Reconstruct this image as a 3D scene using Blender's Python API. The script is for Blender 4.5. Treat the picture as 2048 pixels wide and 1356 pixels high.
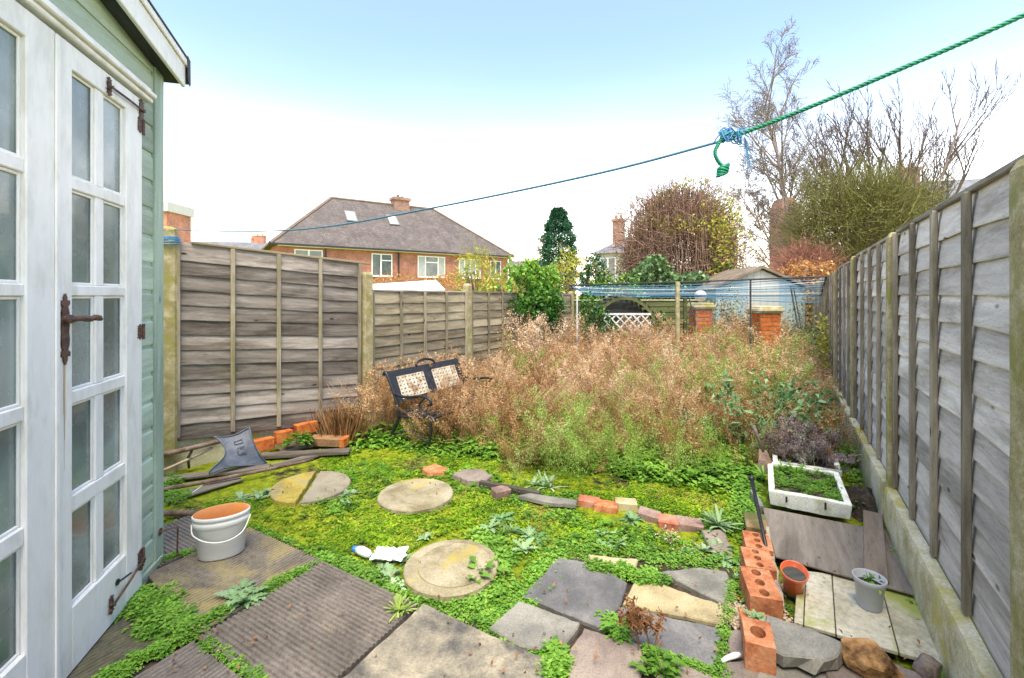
import bpy, math, random
import numpy as np
from mathutils import Vector, Matrix, noise
R = math.radians
random.seed(7); rs = np.random.RandomState(11)
scene = bpy.context.scene
for o in list(bpy.data.objects): bpy.data.objects.remove(o)
col = scene.collection

# ------------------------------------------------------------------ camera, sky, sun, exposure
F, EYE, CX, HY = 910.0, 1.55, 1024.0, 590.0
cd = bpy.data.cameras.new('camera'); cam = bpy.data.objects.new('camera', cd); col.objects.link(cam)
cam.location = (0, 0, EYE); cam.rotation_euler = (R(90), 0, 0)
cd.sensor_width = 36; cd.lens = 36 * F / 2048; cd.shift_y = -88 / 2048; cd.clip_start = .05; cd.clip_end = 1500
scene.camera = cam
w = bpy.data.worlds.new('World'); scene.world = w; w.use_nodes = True
nt = w.node_tree; nt.nodes.clear()
out = nt.nodes.new('ShaderNodeOutputWorld'); bg = nt.nodes.new('ShaderNodeBackground')
sky = nt.nodes.new('ShaderNodeTexSky'); sky.sky_type = 'NISHITA'; sky.sun_disc = False
SUN_EL, SUN_AZ = 66, 178          # azimuth measured clockwise from +Y
sky.sun_elevation = R(SUN_EL); sky.sun_rotation = R(SUN_AZ); sky.air_density = 1.0; sky.dust_density = .6
tc = nt.nodes.new('ShaderNodeTexCoord'); sep = nt.nodes.new('ShaderNodeSeparateXYZ')
cn = nt.nodes.new('ShaderNodeTexNoise'); cn.inputs['Scale'].default_value = 1.6; cn.inputs['Detail'].default_value = 4
mp = nt.nodes.new('ShaderNodeMapping'); mp.inputs['Scale'].default_value = (1, 1, 3)
add = nt.nodes.new('ShaderNodeMath'); add.operation = 'MULTIPLY_ADD'; add.inputs[1].default_value = .10
mr = nt.nodes.new('ShaderNodeMapRange'); mr.interpolation_type = 'SMOOTHSTEP'
mr.inputs['From Min'].default_value = .01; mr.inputs['From Max'].default_value = .54
mr.inputs['To Min'].default_value = 1.0; mr.inputs['To Max'].default_value = 0.25
mix = nt.nodes.new('ShaderNodeMix'); mix.data_type = 'RGBA'
mul = nt.nodes.new('ShaderNodeVectorMath'); mul.operation = 'SCALE'; mul.inputs['Scale'].default_value = 1.0
L = nt.links.new
L(tc.outputs['Generated'], sep.inputs[0]); L(tc.outputs['Generated'], mp.inputs[0]); L(mp.outputs[0], cn.inputs['Vector'])
L(cn.outputs['Fac'], add.inputs[0]); L(sep.outputs['Z'], add.inputs[2]); L(add.outputs[0], mr.inputs['Value'])
tint = nt.nodes.new('ShaderNodeVectorMath'); tint.operation = 'MULTIPLY'; tint.inputs[1].default_value = (.60, .70, .76)
L(sky.outputs[0], mul.inputs[0]); L(mul.outputs[0], tint.inputs[0]); L(tint.outputs[0], mix.inputs['A']); mix.inputs['B'].default_value = (10.2, 8.8, 7.1, 1)
pw = nt.nodes.new('ShaderNodeMath'); pw.operation = 'POWER'; pw.inputs[1].default_value = 2.4
L(mr.outputs[0], pw.inputs[0]); L(pw.outputs[0], mix.inputs['Factor']); L(mix.outputs['Result'], bg.inputs['Color']); bg.inputs['Strength'].default_value = .10
L(bg.outputs[0], out.inputs[0])
sd = bpy.data.lights.new('sun', 'SUN'); sun = bpy.data.objects.new('sun', sd); col.objects.link(sun)
sd.energy = 1.5; sd.angle = R(38); sd.color = (1, .88, .71)
az = R(SUN_AZ); sv = Vector((math.sin(az) * math.cos(R(SUN_EL)), math.cos(az) * math.cos(R(SUN_EL)), math.sin(R(SUN_EL))))
sun.rotation_euler = sv.to_track_quat('Z', 'Y').to_euler()
vs = scene.view_settings; vs.view_transform = 'Standard'; vs.look = 'None'; vs.exposure = 2.4; vs.gamma = 1; vs.use_curve_mapping = False

# ------------------------------------------------------------------ helpers
def G(px, py, z=0.0):
    Z = F * (EYE - z) / (py - HY); return Vector(((px - CX) / F * Z, Z, z))
def AT(px, py, Z): return Vector(((px - CX) / F * Z, Z, EYE + (HY - py) / F * Z))
W = {}
def setp(o, parent, M):
    W[o] = M.copy()
    if parent is not None:
        o.parent = parent; o.matrix_basis = W[parent].inverted() @ M
    else: o.matrix_basis = M
def tag(o, label=None, cat=None, group=None, kind=None):
    if label: o['label'] = label
    if cat: o['category'] = cat
    if group: o['group'] = group
    if kind: o['kind'] = kind
    return o
def thing(name, label, cat, loc=(0, 0, 0), rz=0, group=None):
    o = bpy.data.objects.new(name, None); o.empty_display_size = .1; col.objects.link(o)
    setp(o, None, Matrix.Translation(loc) @ Matrix.Rotation(rz, 4, 'Z')); return tag(o, label, cat, group)
def inst(name, me, parent, M):
    o = bpy.data.objects.new(name, me); col.objects.link(o); setp(o, parent, M); return o
def T(*a): return Matrix.Translation(a if len(a) > 1 else a[0])
def RZ(a): return Matrix.Rotation(a, 4, 'Z')
def RX(a): return Matrix.Rotation(a, 4, 'X')
def RY(a): return Matrix.Rotation(a, 4, 'Y')
def frame(o, x, y=None, z=Vector((0, 0, 1))):
    x = Vector(x).normalized(); z = Vector(z)
    y = z.cross(x).normalized(); z = x.cross(y)
    M = Matrix((x, y, z)).transposed().to_4x4(); M.translation = o; return M

class MB:
    def __init__(s): s.v = []; s.f = []
    def add(s, vs, fs):
        b = len(s.v); s.v += [Vector(p) for p in vs]; s.f += [tuple(b + i for i in f) for f in fs]; return s
    def box(s, c, d, M=None):
        x, y, z = [q / 2 for q in d]; c = Vector(c)
        vs = [Vector(p) for p in [(-x,-y,-z),(x,-y,-z),(x,y,-z),(-x,y,-z),(-x,-y,z),(x,-y,z),(x,y,z),(-x,y,z)]]
        if M is not None: vs = [M.to_3x3() @ p for p in vs]
        return s.add([p + c for p in vs], [(3,2,1,0),(4,5,6,7),(0,1,5,4),(1,2,6,5),(2,3,7,6),(3,0,4,7)])
    def bx(s, x0, x1, y0, y1, z0, z1): return s.box(((x0+x1)/2, (y0+y1)/2, (z0+z1)/2), (x1-x0, y1-y0, z1-z0))
    def prism(s, poly, z0, z1):
        n = len(poly); p = [Vector(q).to_2d() for q in poly]
        area = sum(p[i].x*p[(i+1) % n].y - p[(i+1) % n].x*p[i].y for i in range(n))
        if area < 0: p.reverse()
        return s.add([(q.x, q.y, z0) for q in p] + [(q.x, q.y, z1) for q in p],
              [tuple(range(n-1, -1, -1)), tuple(range(n, 2*n))] + [(i, (i+1) % n, n+(i+1) % n, n+i) for i in range(n)])
    def tube(s, pts, r, n=8, caps=True):
        pts = [Vector(p) for p in pts]; m = len(pts)
        rr = r if isinstance(r, (list, tuple)) else [r] * m
        vs = []; up = Vector((0, 0, 1))
        for i, p in enumerate(pts):
            t = (pts[min(i+1, m-1)] - pts[max(i-1, 0)])
            if t.length < 1e-9: t = Vector((0, 0, 1))
            t.normalize()
            if i == 0:
                a = t.cross(up);
                if a.length < .1: a = t.cross(Vector((1, 0, 0)))
                a.normalize()
            else: a = (a - t * a.dot(t)).normalized()
            b = t.cross(a)
            for k in range(n):
                q = 2 * math.pi * k / n; vs.append(p + (a * math.cos(q) + b * math.sin(q)) * rr[i])
        fs = [(i*n+k, i*n+(k+1) % n, (i+1)*n+(k+1) % n, (i+1)*n+k) for i in range(m-1) for k in range(n)]
        if caps: fs += [tuple(range(n-1, -1, -1)), tuple(range((m-1)*n, m*n))]
        return s.add(vs, fs)
    def lathe(s, prof, n=24, M=None, sx=1, sy=1, caps=(False, False)):
        vs = []
        for r, z in prof:
            for k in range(n):
                q = 2*math.pi*k/n; p = Vector((r*math.cos(q)*sx, r*math.sin(q)*sy, z)); vs.append(M @ p if M is not None else p)
        m = len(prof)
        fs = [(i*n+k, i*n+(k+1) % n, (i+1)*n+(k+1) % n, (i+1)*n+k) for i in range(m-1) for k in range(n)]
        if caps[0]: fs.append(tuple(range(n-1, -1, -1)))
        if caps[1]: fs.append(tuple(range((m-1)*n, m*n)))
        return s.add(vs, fs)
    def mesh(s, name, mat, smooth=False):
        me = bpy.data.meshes.new(name); me.from_pydata([tuple(p) for p in s.v], [], s.f); me.materials.append(mat)
        if smooth: me.polygons.foreach_set('use_smooth', [True] * len(me.polygons))
        me.update(); return me
    def build(s, name, mat, parent=None, M=None, bevel=0, smooth=False, label=None, cat=None, group=None, kind=None):
        if M is None:
            c = Vector((sum(p.x for p in s.v)/len(s.v), sum(p.y for p in s.v)/len(s.v), min(p.z for p in s.v)))
            s.v = [p - c for p in s.v]; M = T(c)
        o = inst(name, s.mesh(name, mat, smooth), parent, M)
        if bevel: bev(o, bevel)
        return tag(o, label, cat, group, kind)
def bev(o, wd, seg=1):
    m = o.modifiers.new('bevel', 'BEVEL'); m.width = wd; m.segments = seg; m.limit_method = 'ANGLE'; m.angle_limit = R(40); return o

# ---- big numpy meshes (foliage)
class Cloud:
    def __init__(s): s.V = []; s.T = []; s.A = []; s.n = 0
    def put(s, tv, tt, pos, rz=None, sc=None, tilt=None, v=None, tva=None):
        """tv Nx3 template, tt Mx3 tris; K copies"""
        pos = np.asarray(pos, float).reshape(-1, 3); K = len(pos)
        if K == 0: return
        rz = rs.rand(K) * 6.283 if rz is None else np.broadcast_to(rz, K); sc = np.ones(K) if sc is None else np.broadcast_to(sc, K)
        v = rs.rand(K) if v is None else np.broadcast_to(v, K)
        P = np.repeat(tv[None], K, 0) * sc[:, None, None]
        if tilt is not None:
            tl = np.broadcast_to(tilt, K); ta = rs.rand(K) * 6.283
            ca, sa = np.cos(ta)[:, None], np.sin(ta)[:, None]; ct, st = np.cos(tl)[:, None], np.sin(tl)[:, None]
            x = P[..., 0]*ca + P[..., 1]*sa; y = -P[..., 0]*sa + P[..., 1]*ca; z = P[..., 2]
            x, z = x*ct + z*st, -x*st + z*ct
            P = np.stack([x*ca - y*sa, x*sa + y*ca, z], -1)
        c, q = np.cos(rz)[:, None], np.sin(rz)[:, None]
        P = np.stack([P[..., 0]*c - P[..., 1]*q, P[..., 0]*q + P[..., 1]*c, P[..., 2]], -1) + pos[:, None, :]
        n = len(tv); s.V.append(P.reshape(-1, 3)); s.T.append((tt[None] + (s.n + np.arange(K) * n)[:, None, None]).reshape(-1, 3))
        a = np.repeat(v, n)
        if tva is not None: a = a + np.tile(tva, K)
        s.A.append(a); s.n += n * K
    def raw(s, V, Tt, A):
        s.V.append(V); s.T.append(Tt + s.n); s.A.append(A); s.n += len(V)
    def build(s, name, mat, parent=None, label=None, cat=None, group=None, kind=None):
        V = np.concatenate(s.V); Tt = np.concatenate(s.T); A = np.concatenate(s.A)
        c = np.array([V[:, 0].mean(), V[:, 1].mean(), V[:, 2].min()]); V = V - c
        me = bpy.data.meshes.new(name); me.vertices.add(len(V)); me.vertices.foreach_set('co', V.astype('f').ravel())
        me.loops.add(Tt.size); me.loops.foreach_set('vertex_index', Tt.astype('i').ravel())
        me.polygons.add(len(Tt)); me.polygons.foreach_set('loop_start', np.arange(0, Tt.size, 3, dtype='i'))
        me.update(calc_edges=True); at = me.attributes.new('v', 'FLOAT', 'POINT'); at.data.foreach_set('value', A.astype('f'))
        me.materials.append(mat); o = inst(name, me, parent, T(*c)); return tag(o, label, cat, group, kind)

def leaf(L_=1.0, Wd=.5, fold=.15, droop=.2):
    """leaf from origin along +x, normal +z; 6 verts 4 tris"""
    v = np.array([[0,0,0],[.45*L_, Wd/2, fold*Wd],[.45*L_, -Wd/2, fold*Wd],[L_, 0, -droop*L_],[.45*L_,0,0]], float)
    return v, np.array([[0,4,1],[0,2,4],[4,3,1],[4,2,3]])
def randrot(K, up=.5):
    """K random 3x3 rotations, x axis anywhere, normals biased up by 'up'"""
    x = rs.randn(K, 3); x /= np.linalg.norm(x, axis=1)[:, None]
    z = rs.randn(K, 3) + np.array([0, 0, up * 3]); z -= (z * x).sum(1)[:, None] * x; z /= np.linalg.norm(z, axis=1)[:, None]
    y = np.cross(z, x); return np.stack([x, y, z], -1)
def leaves(cloud, pos, size, up=.5, v=None, tmpl=None, aspect=.5):
    tv, tt = tmpl or leaf(1, aspect); pos = np.asarray(pos); K = len(pos); Rm = randrot(K, up)
    sc = np.broadcast_to(size, K)[:, None, None]
    P = np.einsum('kij,nj->kni', Rm, tv) * sc + pos[:, None]; n = len(tv)
    v = rs.rand(K) if v is None else v
    cloud.raw(P.reshape(-1, 3), (tt[None] + (np.arange(K) * n)[:, None, None]).reshape(-1, 3), np.repeat(v, n))
def ntube(pts, r, n=3):
    pts = np.asarray(pts, float); m = len(pts); r = np.broadcast_to(r, m)
    t = np.gradient(pts, axis=0); t /= np.linalg.norm(t, axis=1)[:, None] + 1e-9
    ref = np.array([0.31, .95, .02]) if abs(t[0, 1]) < .8 else np.array([1, 0, 0.])
    a = np.cross(t, ref); a /= np.linalg.norm(a, axis=1)[:, None] + 1e-9; b = np.cross(t, a)
    q = np.arange(n) * 2 * math.pi / n
    V = pts[:, None] + (a[:, None] * np.cos(q)[None, :, None] + b[:, None] * np.sin(q)[None, :, None]) * r[:, None, None]
    tr = []
    for i in range(m - 1):
        for k in range(n):
            A, B, C, D = i*n+k, i*n+(k+1) % n, (i+1)*n+(k+1) % n, (i+1)*n+k; tr += [[A,B,C],[A,C,D]]
    return V.reshape(-1, 3), np.array(tr)

# ------------------------------------------------------------------ materials
def newmat(name):
    m = bpy.data.materials.new(name); m.use_nodes = True; t = m.node_tree; t.nodes.clear()
    o = t.nodes.new('ShaderNodeOutputMaterial'); b = t.nodes.new('ShaderNodeBsdfPrincipled'); t.links.new(b.outputs[0], o.inputs[0])
    return m, t, b, o
def N(t, k, **kw):
    n = t.nodes.new(k)
    for a, v in kw.items():
        if a in n.inputs: n.inputs[a].default_value = v
        else: setattr(n, a, v)
    return n
def ramp(t, fac, stops):
    r = t.nodes.new('ShaderNodeValToRGB'); e = r.color_ramp.elements
    while len(e) < len(stops): e.new(.5)
    for i, (p, c) in enumerate(stops): e[i].position = p; e[i].color = (*c, 1) if len(c) == 3 else c
    if fac is not None: t.links.new(fac, r.inputs[0])
    return r
def coords(t, stretch=(1, 1, 1), rnd=True):
    tc = N(t, 'ShaderNodeTexCoord'); mp = N(t, 'ShaderNodeMapping'); mp.inputs['Scale'].default_value = stretch
    t.links.new(tc.outputs['Object'], mp.inputs['Vector'])
    if rnd:
        oi = N(t, 'ShaderNodeObjectInfo'); ml = N(t, 'ShaderNodeMath', operation='MULTIPLY'); ml.inputs[1].default_value = 37.
        t.links.new(oi.outputs['Random'], ml.inputs[0]); t.links.new(ml.outputs[0], mp.inputs['Location'])
    return mp.outputs[0]
def nz(t, vec, scale, detail=5, rough=.6, dist=0):
    n = N(t, 'ShaderNodeTexNoise'); n.inputs['Scale'].default_value = scale; n.inputs['Detail'].default_value = detail
    n.inputs['Roughness'].default_value = rough; n.inputs['Distortion'].default_value = dist; t.links.new(vec, n.inputs['Vector']); return n.outputs['Fac']
def mixc(t, f, a, b):
    m = t.nodes.new('ShaderNodeMix'); m.data_type = 'RGBA'
    for s, x in (('A', a), ('B', b)):
        if isinstance(x, tuple): m.inputs[s].default_value = (*x, 1)
        else: t.links.new(x, m.inputs[s])
    if isinstance(f, (int, float)): m.inputs['Factor'].default_value = f
    else: t.links.new(f, m.inputs['Factor'])
    return m.outputs['Result']
def bump(t, b, h, strength=.5, dist=.01):
    n = N(t, 'ShaderNodeBump'); n.inputs['Strength'].default_value = strength; n.inputs['Distance'].default_value = dist
    t.links.new(h, n.inputs['Height']); t.links.new(n.outputs[0], b.inputs['Normal'])
def stone(name, cols, scale=6, rough=.85, bmp=.5, moss=None, mossamt=.5, fine=60, stretch=(1, 1, 1), spec=.3, bd=.01, fc=.8):
    m, t, b, o = newmat(name); v = coords(t, stretch)
    n1 = nz(t, v, scale, 8, .65, .3); n2 = nz(t, v, fine, 3, .7)
    k = len(cols); c = ramp(t, n1, [(.37 + .26 * i / max(k-1, 1), cols[i]) for i in range(k)]).outputs[0]
    f = ramp(t, n2, [(.3, (.62,)*3), (.5, (1,)*3), (.72, (1.25,)*3)]).outputs[0]
    mm = N(t, 'ShaderNodeMix'); mm.data_type = 'RGBA'; mm.blend_type = 'MULTIPLY'; mm.inputs['Factor'].default_value = fc
    t.links.new(c, mm.inputs['A']); t.links.new(f, mm.inputs['B']); c = mm.outputs['Result']
    if moss:
        n3 = nz(t, v, scale * .6, 6, .7, .6); mk = ramp(t, n3, [(mossamt, (0,)*3), (mossamt + .12, (1,)*3)]).outputs[0]
        c = mixc(t, mk, c, moss)
    t.links.new(c, b.inputs['Base Color']); b.inputs['Roughness'].default_value = rough; b.inputs['Specular IOR Level'].default_value = spec
    ad = N(t, 'ShaderNodeMath', operation='MULTIPLY_ADD'); ad.inputs[1].default_value = .35; t.links.new(n2, ad.inputs[0]); t.links.new(n1, ad.inputs[2])
    bump(t, b, ad.outputs[0], bmp, bd); return m
def wood(name, dark, mid, light, green=None, gamt=.6, gz=False, grain=22, rough=.85, axis='x', bmp=.6):
    m, t, b, o = newmat(name); st = {'x': (1, 8, 8), 'z': (8, 8, 1), 'y': (8, 1, 8)}[axis]
    v = coords(t, st); n1 = nz(t, v, grain / 8, 8, .7, .8); v2 = coords(t, tuple(q * .4 for q in st)); n2 = nz(t, v2, 2.2, 4, .6, .5)
    n3 = nz(t, v, grain * 1.3, 3, .8)
    c = ramp(t, n1, [(.34, dark), (.49, mid), (.63, light)]).outputs[0]
    c2 = ramp(t, n2, [(.40, tuple(q * .5 for q in mid)), (.58, light)]).outputs[0]; c = mixc(t, .5, c, c2)
    ln = ramp(t, n3, [(.32, (.45,)*3), (.45, (1,)*3)]).outputs[0]
    mm = N(t, 'ShaderNodeMix'); mm.data_type = 'RGBA'; mm.blend_type = 'MULTIPLY'; mm.inputs['Factor'].default_value = .6
    t.links.new(c, mm.inputs['A']); t.links.new(ln, mm.inputs['B']); c = mm.outputs['Result']
    # knots
    vo = N(t, 'ShaderNodeTexVoronoi'); vo.inputs['Scale'].default_value = 1.9; kv = coords(t, {'x': (1.6, 4, 4), 'z': (4, 4, 1.6), 'y': (4, 1.6, 4)}[axis])
    t.links.new(kv, vo.inputs['Vector']); kr = ramp(t, vo.outputs['Distance'], [(.05, (1,)*3), (.1, (0,)*3)]).outputs[0]
    c = mixc(t, kr, c, tuple(q * .3 for q in dark))
    oi = N(t, 'ShaderNodeObjectInfo'); hv = N(t, 'ShaderNodeHueSaturation'); vr = N(t, 'ShaderNodeMapRange'); vr.inputs['To Min'].default_value = .72; vr.inputs['To Max'].default_value = 1.25
    t.links.new(oi.outputs['Random'], vr.inputs['Value']); t.links.new(vr.outputs[0], hv.inputs['Value']); t.links.new(c, hv.inputs['Color']); c = hv.outputs[0]
    if green:
        g = nz(t, coords(t, (1, 1, 1)), 2.5, 6, .7); mk = ramp(t, g, [(gamt, (0,)*3), (gamt + .2, (.8,)*3)]).outputs[0]; c = mixc(t, mk, c, green)
    t.links.new(c, b.inputs['Base Color']); b.inputs['Roughness'].default_value = rough; b.inputs['Specular IOR Level'].default_value = .2
    bump(t, b, n1, bmp, .006); return m
def foliage(name, cols, rough=.6, trans=.25, spec=.3):
    m, t, b, o = newmat(name); a = N(t, 'ShaderNodeAttribute', attribute_name='v')
    k = len(cols); r = ramp(t, a.outputs['Fac'], [(i / max(1, k-1), c) for i, c in enumerate(cols)])
    v = coords(t, rnd=False); n = nz(t, v, 3.0, 3); f = ramp(t, n, [(.3, (.7,)*3), (.7, (1.25,)*3)]).outputs[0]
    mm = N(t, 'ShaderNodeMix'); mm.data_type = 'RGBA'; mm.blend_type = 'MULTIPLY'; mm.inputs['Factor'].default_value = .9
    t.links.new(r.outputs[0], mm.inputs['A']); t.links.new(f, mm.inputs['B'])
    t.links.new(mm.outputs['Result'], b.inputs['Base Color']); b.inputs['Roughness'].default_value = rough; b.inputs['Specular IOR Level'].default_value = spec
    if trans:
        tr = N(t, 'ShaderNodeBsdfTranslucent'); t.links.new(mm.outputs['Result'], tr.inputs[0]); ms = N(t, 'ShaderNodeMixShader'); ms.inputs[0].default_value = trans
        t.links.new(b.outputs[0], ms.inputs[1]); t.links.new(tr.outputs[0], ms.inputs[2]); t.links.new(ms.outputs[0], o.inputs[0])
    return m
def plain(name, c, rough=.5, metal=0, var=.15, scale=8, coat=0, dirt=None, damt=.6):
    m, t, b, o = newmat(name); n = nz(t, coords(t), scale, 5, .65)
    cc = ramp(t, n, [(.3, tuple(q * (1 - var) for q in c)), (.7, tuple(min(1, q * (1 + var)) for q in c))]).outputs[0]
    if dirt:
        d = nz(t, coords(t), scale * 1.7, 7, .75); mk = ramp(t, d, [(damt, (0,)*3), (damt + .1, (1,)*3)]).outputs[0]; cc = mixc(t, mk, cc, dirt)
    t.links.new(cc, b.inputs['Base Color']); b.inputs['Roughness'].default_value = rough; b.inputs['Metallic'].default_value = metal
    b.inputs['Coat Weight'].default_value = coat; bump(t, b, n, .15, .004); return m

M = {}
M['fence_l'] = wood('fence_left_wood', (.075, .058, .043), (.19, .155, .125), (.37, .325, .28), (.20, .18, .09), .58)
M['fence_l2'] = wood('fence_low_wood', (.11, .082, .045), (.26, .21, .13), (.43, .365, .245), (.20, .20, .05), .56)
M['fence_r'] = wood('fence_right_wood', (.30, .245, .195), (.52, .46, .395), (.71, .655, .59), (.30, .27, .17), .66)
M['batten_l'] = wood('batten_left', (.12, .10, .07), (.25, .21, .15), (.36, .31, .22), (.22, .19, .06), .5, axis='z')
M['batten_r'] = wood('batten_right', (.11, .085, .055), (.24, .195, .13), (.38, .33, .25), (.2, .19, .10), .62, axis='z')
M['cap'] = wood('cap_wood', (.16, .12, .06), (.32, .25, .14), (.42, .35, .22), (.2, .2, .08), .6, axis='x')
M['cap_r'] = wood('cap_wood_right', (.13, .11, .08), (.25, .22, .17), (.36, .33, .27), (.2, .2, .12), .6, axis='x')
M['post'] = stone('concrete_post', [(.27, .225, .10), (.37, .31, .16), (.47, .41, .26)], 9, .9, .8, (.26, .24, .07), .50, 90)
M['gravel'] = stone('gravel_board_concrete', [(.38, .33, .18), (.54, .49, .31), (.62, .57, .42)], 5, .9, .7, (.42, .36, .08), .50, 90)
M['white'] = stone('worn_white_paint', [(.70, .69, .63), (.80, .79, .745), (.83, .82, .785)], 3.5, .5, .25, (.50, .47, .37), .66, 14, stretch=(3, 3, 1), spec=.4, fc=.12)
M['green'] = wood('sage_paint', (.36, .45, .34), (.42, .52, .40), (.47, .57, .45), (.24, .30, .2), .72, grain=30, rough=.6, bmp=.3)
M['green_z'] = wood('sage_trim_paint', (.33, .43, .33), (.39, .50, .39), (.44, .55, .44), (.2, .26, .18), .74, grain=30, rough=.6, bmp=.2, axis='z')
M['iron'] = stone('rusty_iron', [(.03, .02, .018), (.09, .045, .03), (.16, .07, .04)], 40, .6, .6, spec=.5)
M['black'] = plain('black_iron', (.022, .023, .027), .4, .3, .4, 20)
M['felt'] = plain('roof_felt', (.06, .06, .065), .9)
M['darkin'] = plain('dark_interior', (.02, .02, .02), .9)
def glassmat():
    m, t, b, o = newmat('condensed_glass'); tc = N(t, 'ShaderNodeTexCoord'); v = coords(t)
    n = nz(t, v, 2.0, 4, .5, .4); n2 = nz(t, v, 180, 2, .5); n3 = nz(t, v, 9, 5, .6)
    c = ramp(t, n, [(.36, (.09, .125, .115)), (.5, (.17, .22, .205)), (.64, (.29, .35, .335))]).outputs[0]
    t.links.new(c, b.inputs['Base Color']); r = ramp(t, n3, [(.35, (.12,)*3), (.7, (.4,)*3)]).outputs[0]; t.links.new(r, b.inputs['Roughness'])
    b.inputs['Coat Weight'].default_value = .5; b.inputs['Coat Roughness'].default_value = .05; bump(t, b, n2, .25, .002); return m
M['pane'] = glassmat()
def ribslab(name, base, ywash):
    m, t, b, o = newmat(name); v = coords(t); n1 = nz(t, v, 3.5, 7, .7, .5); n2 = nz(t, v, 45, 4, .8); n3 = nz(t, v, 2.2, 6, .65, .8)
    c = ramp(t, n1, [(.3, tuple(q * .55 for q in base)), (.5, base), (.7, tuple(q * 1.4 for q in base))]).outputs[0]
    sp = ramp(t, n2, [(.3, (.5,)*3), (.52, (1,)*3), (.72, (1.5,)*3)]).outputs[0]
    mm = N(t, 'ShaderNodeMix'); mm.data_type = 'RGBA'; mm.blend_type = 'MULTIPLY'; mm.inputs['Factor'].default_value = .9
    t.links.new(c, mm.inputs['A']); t.links.new(sp, mm.inputs['B'])
    mk = ramp(t, n3, [(ywash, (0,)*3), (ywash + .16, (.75,)*3)]).outputs[0]; c = mixc(t, mk, mm.outputs['Result'], (.38, .30, .10))
    t.links.new(c, b.inputs['Base Color']); b.inputs['Roughness'].default_value = .75; bump(t, b, n2, .5, .004); return m
M['rib_a'] = ribslab('ribbed_slab_yellowed', (.155, .13, .095), .47)
M['rib'] = ribslab('ribbed_slab_grey', (.145, .124, .103), .66)
M['rib_m'] = ribslab('ribbed_slab_mossy', (.11, .10, .055), .5)
M['conc'] = stone('mottled_concrete', [(.085, .08, .07), (.22, .195, .145), (.37, .32, .225)], 4.2, .85, .6, None, .5, 90)
M['flag_d'] = stone('flag_dark', [(.095, .092, .088), (.14, .135, .13), (.21, .20, .18)], 4, .6, .4, (.28, .24, .13), .66, 120, spec=.45)
M['flag_g'] = stone('flag_grey', [(.14, .137, .113), (.20, .19, .158), (.27, .255, .21)], 4, .65, .35, (.24, .23, .13), .66, 120, spec=.4)
M['flag_y'] = stone('flag_buff', [(.27, .22, .12), (.40, .33, .18), (.46, .40, .26)], 4, .7, .4, None, .5, 120)
M['flag_p'] = stone('flag_pink', [(.15, .12, .10), (.22, .175, .145), (.29, .24, .195)], 4, .7, .35, (.26, .23, .14), .6, 120)
M['step'] = stone('round_stone', [(.19, .16, .09), (.29, .25, .155), (.36, .315, .21)], 4, .85, .5, (.36, .28, .05), .58, 100)
M['step_y'] = stone('round_stone_lichen', [(.30, .23, .05), (.40, .31, .06), (.34, .28, .12)], 6, .85, .6, (.24, .20, .12), .55, 100)
M['step_g'] = stone('round_stone_grey', [(.22, .19, .13), (.28, .245, .17), (.32, .28, .2)], 5, .85, .5, (.3, .26, .1), .62, 100)
M['brick_o'] = stone('orange_brick', [(.30, .10, .045), (.47, .17, .07), (.52, .25, .13)], 9, .85, .7, (.20, .15, .07), .62, 60)
M['brick_r'] = stone('red_brick', [(.30, .10, .06), (.42, .15, .09), (.46, .22, .15)], 7, .85, .6, (.16, .14, .06), .62, 70)
M['brick_b'] = stone('brown_brick', [(.17, .11, .09), (.26, .17, .14), (.30, .22, .18)], 7, .85, .5, (.14, .13, .06), .6, 70)
M['brick_m'] = stone('mossy_brick', [(.16, .11, .06), (.30, .15, .07), (.25, .2, .1)], 7, .9, .7, (.12, .13, .04), .5, 60)
M['bright'] = stone('bright_orange_brick', [(.34, .08, .02), (.54, .14, .03), (.56, .21, .05)], 8, .8, .7, (.22, .16, .04), .6, 60)
M['plank'] = wood('dark_plank', (.06, .048, .036), (.12, .10, .08), (.19, .165, .135), (.1, .11, .05), .65)
M['ply'] = wood('brown_board', (.14, .115, .09), (.20, .17, .14), (.25, .22, .18), None, grain=12, bmp=.2)
M['plank2'] = wood('brown_plank', (.13, .095, .06), (.2, .155, .11), (.27, .22, .17), (.12, .13, .06), .6, grain=18)
M['cream'] = stone('cream_board', [(.36, .33, .22), (.50, .46, .34), (.56, .52, .41)], 3, .6, .3, (.30, .32, .07), .49, 40)
M['foam'] = stone('dirty_foam', [(.55, .56, .44), (.74, .76, .66), (.80, .82, .74)], 7, .7, .35, (.42, .45, .25), .66, 120)
M['soil'] = stone('soil', [(.025, .018, .012), (.05, .037, .025), (.09, .07, .045)], 14, .95, 1, None, .5, 60, bd=.03)
M['rubber'] = stone('rubber_mat', [(.05, .058, .075), (.085, .098, .125), (.14, .155, .185)], 7, .5, .5, None, .5, 150, spec=.5)
M['bucket'] = plain('white_plastic', (.72, .72, .68), .35, 0, .05, 6, .2, (.45, .36, .22), .66)
M['bucket_in'] = plain('orange_stained_plastic', (.62, .25, .07), .5, 0, .2, 4)
M['pot_o'] = plain('terracotta_plastic', (.62, .13, .05), .4, 0, .1, 6, .3)
M['pot_g'] = plain('grey_plastic', (.40, .42, .44), .5, 0, .08, 12, 0, (.25, .24, .18), .68)
M['rope'] = plain('green_rope', (.0, .20, .09), .5, 0, .25, 60)
M['cord'] = plain('blue_cord', (.05, .22, .42), .5, 0, .3, 60)
M['cordd'] = plain('dark_blue_cord', (.05, .16, .24), .6, 0, .3, 60)
M['cordl'] = plain('pale_cord', (.62, .66, .62), .6, 0, .1, 60)
M['upvc'] = plain('white_frames', (.8, .8, .8), .4, 0, .03)
M['winglass'] = plain('window_glass', (.10, .125, .13), .12, 0, .4, 1.5, .3)
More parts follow.
